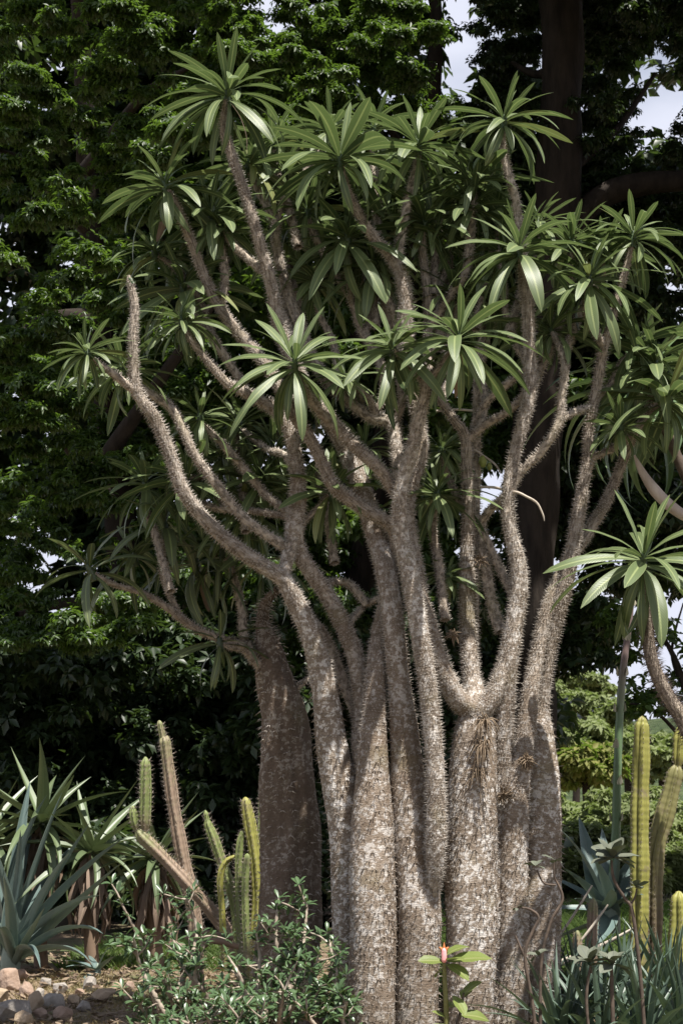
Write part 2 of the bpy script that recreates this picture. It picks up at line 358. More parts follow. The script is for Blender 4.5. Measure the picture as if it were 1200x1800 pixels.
litA = [(60, 20), (115, 35), (200, 55), (240, 80), (130, 95), (265, 110), (165, 165), (65, 165), (22, 192), (45, 235), (200, 150), (140, 215), (215, 228), (262, 255), (296, 262), (170, 268), (130, 350), (155, 372),
        (100, 330), (60, 300), (20, 300), (205, 330), (240, 370), (85, 390), (165, 455), (120, 575), (60, 590), (25, 620), (170, 560), (230, 540), (70, 660), (20, 700), (55, 740), (150, 640), (95, 700), (170, 840), (120, 870), (200, 870), (150, 810),
        (40, 780), (50, 1050), (20, 1010), (70, 1120), (110, 1095), (20, 1120), (210, 1060), (180, 1100), (240, 1090), (60, 940), (130, 1130), (-30, 80), (-40, 250), (-30, 600), (-40, 900)]
clA = [(x+rg.uniform(-8, 8), y+rg.uniform(-6, 6), rg.uniform(38, 62), rg.uniform(5.4, 8.0)) for x, y in litA]
fillA = fill(50, -120, 520, -60, 1150, 50, 85, 9.8, 13, 3)
shadeA = fill(40, -250, 620, -420, -150, 80, 120, 9.5, 13, 4) + fill(12, -200, 900, -360, -150, 60, 110, 3.5, 8.5, 34)  # unseen clumps above the view, added to shade the boughs below
big_tree('broadleaf_tree', 'big leafy tree with layered bright green clumps filling the left side', [(250, 1510, 42, 13.5), (235, 1200, 34, 13.5), (200, 800, 26, 13), (160, 400, 20, 12), (140, 0, 14, 11), (120, -300, 9, 10)],
    [[(200, 900, 20, 10), (120, 780, 14, 9.3), (40, 690, 8, 8.6)], [(165, 560, 18, 10), (90, 560, 13, 9), (20, 600, 8, 8)], [(190, 800, 16, 10), (300, 640, 10, 9.3), (400, 500, 6, 9)], [(150, 400, 14, 10), (70, 300, 9, 9), (-20, 260, 5, 8)], [(150, 300, 14, 10), (250, 170, 8, 9), (330, 120, 4, 8.6)],
     [(215, 1080, 16, 10), (130, 1060, 10, 9), (30, 1080, 5, 8)]],
    ([(clA, 520, .075, .030, 5, 11, .5), (fillA, 210, .10, .044, 6, 12, .6), (shadeA, 34, .34, .16, 6, 13, .6)], M_FOLA), (at(250, 1510, 13)[0], 13, 0))
litB = [(480, 60), (420, 45), (390, 20), (560, 60), (620, 40), (520, 20), (660, 70), (700, 30), (640, 120), (590, 150), (700, 130), (740, 150), (560, 200), (650, 190), (690, 205), (760, 205), (500, 110), (350, 60), (420, 110), (735, 60), (640, 250), (560, 300), (700, 300), (640, 320), (480, 200), (330, 180), (300, 220),
        (240, 300), (320, 250), (580, 620), (300, 700), (340, 620), (270, 580), (520, 1050), (560, 1090), (600, 1060), (520, 1120), (250, 820), (480, 1160)]
clB = [(x+rg.uniform(-8, 8), y+rg.uniform(-6, 6), rg.uniform(36, 58), rg.uniform(8, 11)) for x, y in litB]
fillB = fill(115, 280, 930, -80, 1200, 55, 90, 10.5, 15, 6, lambda x, y: not (x > 860 and y < 330 and x > 900))
shadeB = fill(40, 350, 760, -420, -150, 80, 120, 11, 15, 7)  # out-of-view canopy put in for the shade it casts
big_tree('shade_tree', 'tall dark shade tree behind the middle of the spiny tree', [(560, 1560, 40, 13.5), (600, 1200, 30, 13.5), (690, 700, 22, 13.5), (752, 250, 14, 13), (766, 60, 12, 12.5), (760, -60, 11, 12.5), (740, -400, 5, 12.5)],
    [[(740, 320, 10, 13), (680, 220, 7, 12), (600, 160, 4, 11)], [(690, 700, 10, 13), (560, 500, 7, 12), (420, 430, 4, 11)]],
    ([(clB, 480, .078, .031, 5, 21, .5), (fillB, 170, .13, .058, 5, 22, .6), (shadeB, 34, .34, .16, 6, 23, .6)], M_FOLA), (at(560, 1560, 13.5)[0], 13.5, 0))
litC = fill(70, 850, 1230, -60, 300, 26, 46, 10.5, 14.5, 8, lambda x, y: not 950 < x < 1025) + fill(36, 960, 1220, 330, 560, 30, 52, 11, 14, 9)
litC += [(868, 60, 30, 12), (862, 120, 28, 12), (880, 20, 36, 12), (845, 165, 22, 12), (890, 110, 40, 13), (860, 200, 40, 13), (900, 180, 40, 13)]
fillC = fill(150, 900, 1230, 300, 1040, 50, 80, 12, 16, 10) + fill(44, 945, 1068, 1050, 1180, 24, 40, 11, 14, 14)
shadeC = fill(16, 930, 1090, -170, -100, 40, 60, 8.5, 10.4, 55) + fill(40, 800, 1350, -460, -150, 80, 120, 10, 15, 15) + fill(46, 900, 1700, -440, -150, 70, 120, 5, 10, 35) + fill(44, 1290, 1800, -80, 900, 70, 120, 6.5, 12, 36)  # unseen clumps overhead and off right, added to block sun from trunk and background
big_tree('massive_tree', 'massive dark trunked tree with heavy side limb at the right', [(925, 1560, 52, 11), (930, 1200, 44, 11), (935, 900, 42, 11), (960, 600, 44, 11), (982, 350, 42, 11), (985, 150, 36, 11), (985, 0, 38, 11), (980, -200, 28, 11), (970, -450, 10, 11)],
    [[(975, 440, 24, 11), (1020, 378, 23, 11), (1065, 340, 22, 11), (1130, 322, 20, 11), (1200, 318, 19, 11), (1300, 308, 17, 11), (1400, 300, 12, 11)], [(990, 120, 12, 11), (940, 130, 7, 11.3), (900, 110, 4, 11.6)], [(985, 0, 20, 11), (1060, -80, 12, 11), (1180, -160, 8, 11)],
     [(1000, 300, 10, 11), (1080, 230, 6, 11.5), (1150, 130, 4, 12)]],
    ([(litC, 190, .085, .036, 5, 31, .7), (fillC, 120, .14, .065, 5, 32, .65), (shadeC, 34, .34, .16, 6, 33, .6)], M_FOLB), (at(925, 1560, 11)[0], 11, 0))
hedge = fill(180, -150, 840, 1080, 1610, 55, 90, 8.8, 12.5, 17)
V, F, r = foliage(clump_px(hedge), 125, .15, .07, 5, 41, .8)
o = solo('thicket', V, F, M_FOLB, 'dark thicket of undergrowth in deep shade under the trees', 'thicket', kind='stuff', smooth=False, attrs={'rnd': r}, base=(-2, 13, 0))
back = fill(180, -250, 850, -100, 1560, 110, 160, 17, 21, 18) + fill(44, 850, 1300, -100, 950, 90, 130, 18, 21, 19)
V, F, r = foliage(clump_px(back), 165, .29, .16, 5, 42, .85)
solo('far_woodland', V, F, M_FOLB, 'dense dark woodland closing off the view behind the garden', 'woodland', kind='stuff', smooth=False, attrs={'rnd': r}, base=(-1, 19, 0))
# light leafy tree at the right edge against the sky
t = Thing('thin_tree', 'thin leafy tree with sparse twigs against the blue sky at right', 'tree', (at(1230, 1500, 9)[0], 9, 0))
V, F = limb([(1240, 1640, 10, 9), (1235, 1400, 9, 9), (1200, 1200, 6, 9), (1160, 1110, 3, 9)], .08, 7); t.part('trunk', V, F, M_TRUNKD)
for q in ([(1225, 1330, 5, 9), (1150, 1250, 3, 8.8), (1085, 1235, 1.5, 8.6)], [(1210, 1230, 4, 9), (1180, 1150, 3, 9.1), (1200, 1060, 1.5, 9.2)]):
    V, F = limb(q, .06, 6); t.part('limb', V, F, M_TRUNKD)
cl = fill(26, 1060, 1240, 1060, 1260, 14, 30, 8.4, 9.6, 20)
V, F, r = foliage([(*at(x, y, Y), r_*scl(x, y, Y)) for x, y, r_, Y in [(random.Random(i).uniform(1060, 1240), random.Random(i+99).uniform(1070, 1255), 28, 8.5+random.Random(i+7).random()) for i in range(20)]], 26, .10, .055, 3, 43, .7)
t.part('crown', V, F, M_FOLA, attrs={'rnd': r}, smooth=False)
# wooded slope at the right, one tree at a time
hills = [(975, 1290, 70, 60, 'green', 'rounded green tree on the far slope right beside the spiny trunks'), (1045, 1255, 62, 75, 'green', 'far slope tree with its crown top under the open sky'), (1022, 1345, 62, 48, 'yellow', 'far tree with yellow flowering crown on the slope'),
         (1095, 1320, 70, 60, 'green', 'green far tree behind the tall segmented stalk'), (1155, 1320, 70, 66, 'green', 'green far tree between the two yellow cacti'), (1215, 1330, 60, 58, 'green', 'far slope tree at the right picture edge'),
         (990, 1440, 85, 33, 'green', 'nearer green tree low on the slope beside the pale trunk'), (1090, 1440, 90, 31, 'green', 'low green tree behind the yellow cactus'), (1190, 1440, 90, 29, 'green', 'low bushy tree at the right edge behind the cactus'), (1035, 1490, 70, 24, 'green', 'low bush in front of the slope trees'), (1140, 1500, 70, 23, 'green', 'low bush behind the old cactus stem'), (965, 1530, 60, 17, 'green', 'small bush at the end of the pale trunk row'), (1085, 1535, 60, 16.5, 'green', 'small bush behind the grey agave'), (1200, 1535, 65, 17, 'green', 'small bush at the right edge behind the stout cactus'), (1005, 1215, 60, 90, 'green', 'highest far tree on the skyline left of the stalk')]
for i, (x, y, r, Y, kd, lab) in enumerate(hills):
    p = at(x, y, Y); s = scl(x, y, Y); t = Thing('slope_tree', lab, 'tree', (p[0], Y, 0), 'trees on the far slope')
    V, F, _ = tube([(p[0], Y, -.5), (p[0]+.2, Y, p[2]*.5), (p[0], Y, p[2])], [.25, .2, .08], .6, 7); t.part('trunk', V, F, M_TRUNKD)
    rng = random.Random(i+50); cl = []
    for k in range(26):
        a = rng.uniform(0, 6.28); q = rng.random()**.5*r*s; h = rng.uniform(-.8, .8)
        cl.append((p[0]+q*math.cos(a), Y+q*math.sin(a)*.8, p[2]+h*r*s*.8*math.sqrt(max(0, 1-(q/(r*s))**2)), r*s*rng.uniform(.22, .4)))
    V, F, rn = foliage(cl, 80, .32 if Y > 45 else .16, .15 if Y > 45 else .08, 5, 60+i, .7); t.part('crown', V, F, M_FOLY if kd == 'yellow' else M_FOLH, attrs={'rnd': rn}, smooth=False)

# ------------------------------------------------------------------ the spiny succulent trees
LEAFV = []
for i, dr in enumerate([.15, .35, .6, .85, 1.1, 1.4, 1.8]):
    for j in range(2):
        LEAFV.append((dr, leaf_blade(dr, .060+.012*j, 11, .55, .45, .05, 1.25, .16, i*7+j, power=1.0, tipcut=.6)))
LEAFM = {}
def leaf_mesh_for(i, mat):
    if (i, mat.name) not in LEAFM:
        V, F, uv = LEAFV[i][1]; LEAFM[(i, mat.name)] = mk_mesh('leaf', V, F, mat, True, None, uv)
    return LEAFM[(i, mat.name)]

def bark_tube(P, R, cellpx, amp, mpp, age, rough=1.0):
    """tube with a lozenge relief in the mesh itself"""
    Rm = float(np.max(R)); n = max(6, int(round(2*math.pi*Rm/(cellpx*mpp)))); pitch = cellpx*mpp*1.05
    seg = min(88, max(22, n*4))
    def lump(rad, a, L): return rad*(1+rough*(.035*np.sin(a*2+L*3.1)+.03*np.sin(a*3-L*5.3+1)+.02*np.sin(L*9+a))+(rough-1)*(.02*np.sin(a*7+L*2.2+2*np.sin(L*3))+.015*np.sin(a*12-L*4)))
    Q, r, L = resample(P, R, cellpx*mpp*.30)
    a = (np.arange(seg)*2*math.pi/seg)[None, :]; LL = L[:, None]
    jit = .15*np.sin(a*4+LL*11)+.15*np.sin(a*7-LL*17)
    u = a*n/(2*math.pi); v = LL/pitch+jit*.12
    S = u+v; T_ = u-v; s = S % 1; t = T_ % 1
    h = np.minimum(np.minimum(s, 1-s), np.minimum(t, 1-t))*2
    vl = s-t                                                     # -1 at the foot of a lozenge, 1 at its top: the foot stands proud
    hh = np.clip(h*1.7, 0, 1)**.8*(.62-.42*vl)
    hs = np.sin(np.floor(S)*127.1+np.floor(T_)*311.7+n)*43758.5453; cell = hs-np.floor(hs)
    def disp(rad, a_, L_): return lump(rad, a_, L_)+amp*mpp*hh*np.clip(rad/(10*mpp), .25, 1.2)
    V, F, fr = tube(P, R, cellpx*mpp*.30, seg, disp)
    ag = np.clip(np.repeat((fr[1]/mpp-6)/11, seg), 0, 1) if age is None else np.full(len(V), age)
    return V, F, fr, cell.ravel(), ag, (n, pitch)
def spines(fr, n, pitch, mpp, length, thick, npp, seed, lay=0.0, start=0.0, dens=1.0):
    """pairs or triples of thin pyramids on the lozenge lattice"""
    Q, r, L, T, N, B = fr; rng = np.random.default_rng(seed)
    rows = np.arange(start, L[-1]-.01, pitch); P = []; D = []; TT = []; SZ = []
    aa = []; ll = []
    for k, l0 in enumerate(rows):
        ring = np.interp(l0, L, r); m = max(5, int(n*min(1, ring/r.max())**.75*dens+.5))
        a = (np.arange(m)+.5*(k % 2))*2*math.pi/m+rng.normal(0, .1*6/m, m); aa.append(a); ll.append(np.full(m, l0)+rng.normal(0, pitch*.16, m))
    a = np.concatenate(aa); l = np.concatenate(ll); l = np.clip(l, 0, L[-1])
    keep = rng.random(len(a)) < .78+.2*np.sin(a*2+l*9); a = a[keep]; l = l[keep]                   # worn patches
    def it(X): return np.stack([np.interp(l, L, X[:, c]) for c in range(3)], -1)
    q = it(Q); t_ = nrm(it(T)); n_ = nrm(it(N)); b_ = np.cross(t_, n_); rr = np.interp(l, L, r)
    out = n_*np.cos(a)[:, None]+b_*np.sin(a)[:, None]; sidev = np.cross(t_, out)
    Vs = []; m = len(a)
    for j in range(npp):
        sgn = (j-(npp-1)/2)*2/max(1, npp-1) if npp > 1 else 0
        d = nrm(out*(1-lay)+sidev*(sgn*(.42+.2*rng.random(m)))[:, None]*(1-.1*lay)+t_*(rng.normal(-.05, .28, m)-lay*.9)[:, None])
        ln = length*mpp*(.55+.75*rng.random(m))*np.clip(rr/(9*mpp), .5, 1.0); th = thick*mpp*(.8+.4*rng.random(m))
        p = q+out*(rr*.99+.8*mpp)[:, None]+sidev*(sgn*1.2*mpp)
        e1 = nrm(np.cross(d, rng.normal(size=(m, 3)))); e2 = np.cross(d, e1)
        for c in range(3):
            an = c*2*math.pi/3; Vs.append(p+(e1*math.cos(an)+e2*math.sin(an))*th[:, None])
        Vs.append(p+d*ln[:, None])
    V = np.stack(Vs, 1).reshape(-1, 3); i = np.arange(len(V)//4)[:, None]*4
    F = np.concatenate([i+np.array([[0, 1, 3]]), i+np.array([[1, 2, 3]]), i+np.array([[2, 0, 3]])]); return V, F

def pts3(L, k=1.0): return [at(x, y, Y) for x, y, r, Y in L], [r*k*scl(x, y, Y) for x, y, r, Y in L]
def stem(t, name, L, seed, old=False, mat=M_BARK, smat=None, slen=8, cell=None, dens=1.0, age=None, label=None, rough=1.0):
    P, R = pts3([(x, y, r*(.71+.34*min(1, max(0, (r-14)/15))), Y) for x, y, r, Y in L]); mpp = scl(L[len(L)//2][0], L[len(L)//2][1], L[len(L)//2][3])
    rmax = max(q[2] for q in L); cell = cell or (13 if rmax > 24 else 7.8)
    V, F, fr, cl, ag, (n, pitch) = bark_tube(P, R, cell, 3.0 if rmax > 24 else 2.3, mpp, age, rough)
    o = t.part(name, V, F, mat, attrs={'cell': cl, 'age': ag}, label=label)
    # thick old wood: short pairs lying down like a tent; thin wood: long spreading spines
    Q, r, Ln, T, N, B = fr; k = np.argmax(r < 21*mpp) if (r < 21*mpp).any() else len(r)
    if rmax > 24 and k > 3:
        sl = slice(0, k+1); f1 = (Q[sl], r[sl], Ln[sl], T[sl], N[sl], B[sl])
        V, F = spines(f1, n*.85, pitch*1.0, mpp, 12, 1.3, 2, seed, .3, 0, dens); t.part('spines', V, F, smat or M_SPINE, o, 'stuff', smooth=False)
        sl = slice(k, len(r)); f2 = (Q[sl], r[sl], Ln[sl]-Ln[k], T[sl], N[sl], B[sl]); n2 = max(8, int(n*24/rmax*1.45)); p2 = pitch*.68
    else: f2 = fr; n2 = n; p2 = pitch
    if len(f2[0]) > 4:
        V, F = spines(f2, n2*1.7, p2*.6, mpp, slen, .66, 2, seed+1, .0, 0, dens); t.part('spines', V, F, smat or M_SPINEY, o, 'stuff', smooth=False)
    return o

def rosette(t, x, y, R, Y, n=24, seed=0, tilt=(0, 0), lo=-55, hi=74, single=False, mat=M_LEAF, droop=1.0, hw=1.0, stemp=None, label=None):
    """x,y: photo place of the heart; R leaf length in photo pixels"""
    rng = random.Random(seed*13+7); c = at(x, y, Y); s = scl(x, y, Y)
    ax = nrm(np.array([tilt[0], tilt[1], 1.0])); e1 = nrm(np.cross(ax, [0, 1, .01])); e2 = np.cross(ax, e1)
    Vs = []; Fs = []; uvs = []; rn = []; k = 0; mats = []
    for i in range(n):
        f = (i+.5)/n; ph = i*2.39996+rng.uniform(-.25, .25)+seed
        el = math.radians((hi+(38-hi)*f/.16 if f < .16 else 38-50*(f-.16)/.56 if f < .72 else -12+(lo+12)*(f-.72)/.28)+rng.uniform(-9, 9))
        d = (e1*math.cos(ph)+e2*math.sin(ph))*math.cos(el)+ax*math.sin(el)
        ln = R*s*1.24*(.6+.45*min(1, f*2.6))*rng.uniform(.82, 1.1)*(1 if f < .82 else .68)
        dr = (.6+.65*f)*droop*rng.uniform(.65, 1.25)*max(.25, min(1, math.cos(el)+.25))
        vi = min(range(len(LEAFV)), key=lambda q: abs(LEAFV[q][0]-dr)+rng.random()*.1)
        base = c+ax*(R*s*(.10-.26*f))+(e1*math.cos(ph)+e2*math.sin(ph))*(4.5*s)
        upv = ax if math.sin(el) < .9 else -(e1*math.cos(ph)+e2*math.sin(ph))
        if i > 4 and rng.random() < .06: continue                                   # a lost leaf
        X, Yv, Z = basis(d, upv, rng.uniform(-.5, .5)); M = mtx(base, X, Yv, Z, ln, ln*hw*rng.uniform(.8, 1.2)); mats.append((vi, M))
    # heart: short stem tip with leaf bases and two small young leaves
    V, F, fr = tube([c-ax*R*s*.22, c-ax*R*s*.05, c+ax*R*s*.07, c+ax*R*s*.12], [6.5*s, 6*s, 4.5*s, .5*s], 2.5*s, 10, lambda rad, a, L: rad*(1+.22*np.sin(a*3+L/s*.7)))
    hV, hF = V, F
    for i in range(5):
        ph = i*2.4+seed; d = nrm((e1*math.cos(ph)+e2*math.sin(ph))*.35+ax); X, Yv, Z = basis(d, -(e1*math.cos(ph)+e2*math.sin(ph)))
        LV, LF, LU = LEAFV[2][1]; M = mtx(c+ax*R*s*.03, X, Yv, Z, R*s*rng.uniform(.2, .38)); hV, hF = cat([(hV, hF), (xf(LV, M), LF)])
    if single:
        uvh = np.full((len(hV), 2), .2); o = t.part('rosette', hV, hF, mat, uv=uvh, label=label)
        for q, (vi, M) in enumerate(mats): t.inst('leaf', leaf_mesh_for(vi, M_DEADLEAF if q > len(mats)*.8 and rng.random() < .12 else mat), M, o)
    else:
        Vs = [hV]; Fs = [hF]; uvs = [np.full((len(hV), 2), .2)]; rn = [np.zeros(len(hV))]; k = len(hV)
        for vi, M in mats:
            LV, LF, LU = LEAFV[vi][1]; Vs.append(xf(LV, M)); Fs.append(LF+k); uvs.append(LU); rn.append(np.full(len(LV), rng.random())); k += len(LV)
        o = t.part('rosette', np.concatenate(Vs), np.concatenate(Fs), mat, uv=np.concatenate(uvs), attrs={'rnd': np.concatenate(rn)}, label=label)
    return o

TR = Thing('spiny_tree', 'large many stemmed succulent tree with spiny silver trunks and leaf rosettes, centre', 'tree', (at(760, 1840, 0)[0], 0, 0))
TRUNKS = [
 [(618, 1850, 34, .12), (614, 1640, 29, .12), (612, 1500, 28, .12), (604, 1410, 29, .12), (582, 1310, 26, .1), (570, 1210, 23, .05), (548, 1120, 20, 0), (514, 1048, 18, -.05), (494, 1015, 16, -.08), (432, 975, 15, -.15), (372, 925, 14, -.2), (322, 862, 14, -.25), (298, 795, 13, -.28), (272, 735, 13, -.3), (240, 685, 12, -.33), (234, 610, 10, -.35), (237, 540, 9, -.35), (230, 500, 8, -.35), (226, 484, 3, -.35)],
 [(655, 1850, 37, -.12), (654, 1700, 39, -.12), (655, 1560, 38, -.12), (655, 1450, 33, -.1), (655, 1350, 26, -.08), (656, 1260, 22, -.05), (661, 1180, 19, 0), (668, 1110, 17, .08), (682, 1040, 15, .12), (692, 980, 14, .1), (690, 928, 14, 0), (640, 895, 14, -.1), (589, 857, 14, -.18), (567, 815, 13, -.2), (544, 770, 13, -.22), (517, 730, 13, -.25), (500, 695, 12, -.2), (476, 655, 12, -.1), (450, 620, 12, 0), (415, 580, 11, .05), (380, 530, 11, .05), (352, 468, 10, .05), (335, 420, 10, 0), (312, 365, 9, -.05), (296, 335, 6, -.05)],
 [(731, 1850, 36, -.08), (733, 1700, 36, -.08), (735, 1600, 36, -.08), (728, 1500, 34, -.06), (718, 1400, 29, -.05), (710, 1300, 25, -.05), (701, 1200, 21, -.05), (692, 1100, 20, -.05), (680, 1020, 19, 0), (664, 950, 19, .08), (638, 870, 19, .15), (612, 795, 18, .2), (585, 748, 17, .2), (545, 695, 15, .15), (515, 640, 14, .1), (490, 570, 14, .05), (478, 505, 13, 0), (464, 455, 12, -.05), (447, 395, 11, -.1), (430, 340, 11, -.1), (410, 280, 10, -.1), (393, 225, 9, -.1), (399, 175, 5, -.1)],
 [(820, 1850, 41, 0), (826, 1700, 43, 0), (828, 1560, 43, 0), (829, 1450, 41, 0), (831, 1350, 37, 0), (833, 1290, 33, 0), (836, 1245, 26, .03), (828, 1190, 18, .12), (822, 1110, 17, .18), (821, 1000, 16, .2), (824, 900, 14, .2), (820, 830, 12, .2), (817, 768, 11, .2), (795, 735, 9, .2), (772, 700, 9, .22), (758, 660, 8, .28), (752, 610, 9, .35), (752, 540, 9, .4), (748, 490, 9, .4), (741, 430, 8, .4), (743, 397, 5, .4)],
 [(872, 1850, 27, .12), (874, 1600, 27, .12), (876, 1450, 25, .1), (880, 1350, 21, .06), (884, 1260, 20, .03), (892, 1170, 20, 0), (903, 1100, 18, 0), (912, 1035, 17, 0), (909, 985, 16, 0), (895, 925, 14, 0), (893, 865, 13, 0), (904, 800, 13, 0), (918, 745, 14, 0), (929, 690, 14, 0), (931, 630, 14, 0), (928, 560, 14, -.03), (923, 500, 13, -.06), (914, 455, 7, -.1)],
 [(893, 1850, 30, .1), (898, 1700, 29, .1), (900, 1560, 27, .08), (902, 1460, 25, .05), (908, 1390, 22, .05), (918, 1310, 20, .08), (930, 1230, 18, .12), (944, 1150, 16, .18), (962, 1070, 15, .22), (990, 1000, 14, .28), (1035, 930, 12, .35), (1065, 880, 11, .4), (1090, 820, 10, .42), (1110, 770, 9, .42), (1135, 725, 8, .4), (1148, 680, 8, .35), (1152, 645, 5, .3)],
 [(945, 1850, 35, .25), (945, 1680, 35, .25), (946, 1560, 37, .25), (946, 1450, 36, .25), (948, 1370, 31, .25), (947, 1300, 25, .25), (950, 1240, 17, .27), (962, 1150, 16, .25), (982, 1070, 16, .22), (1000, 995, 15, .2), (1014, 915, 14, .2), (1026, 845, 12, .2), (1034, 800, 12, .2), (1034, 760, 11, .2), (1044, 700, 11, .18), (1055, 640, 11, .15), (1061, 605, 11, .12), (1075, 560, 9, .1), (1094, 490, 8, .1), (1110, 425, 5, .1)],
]
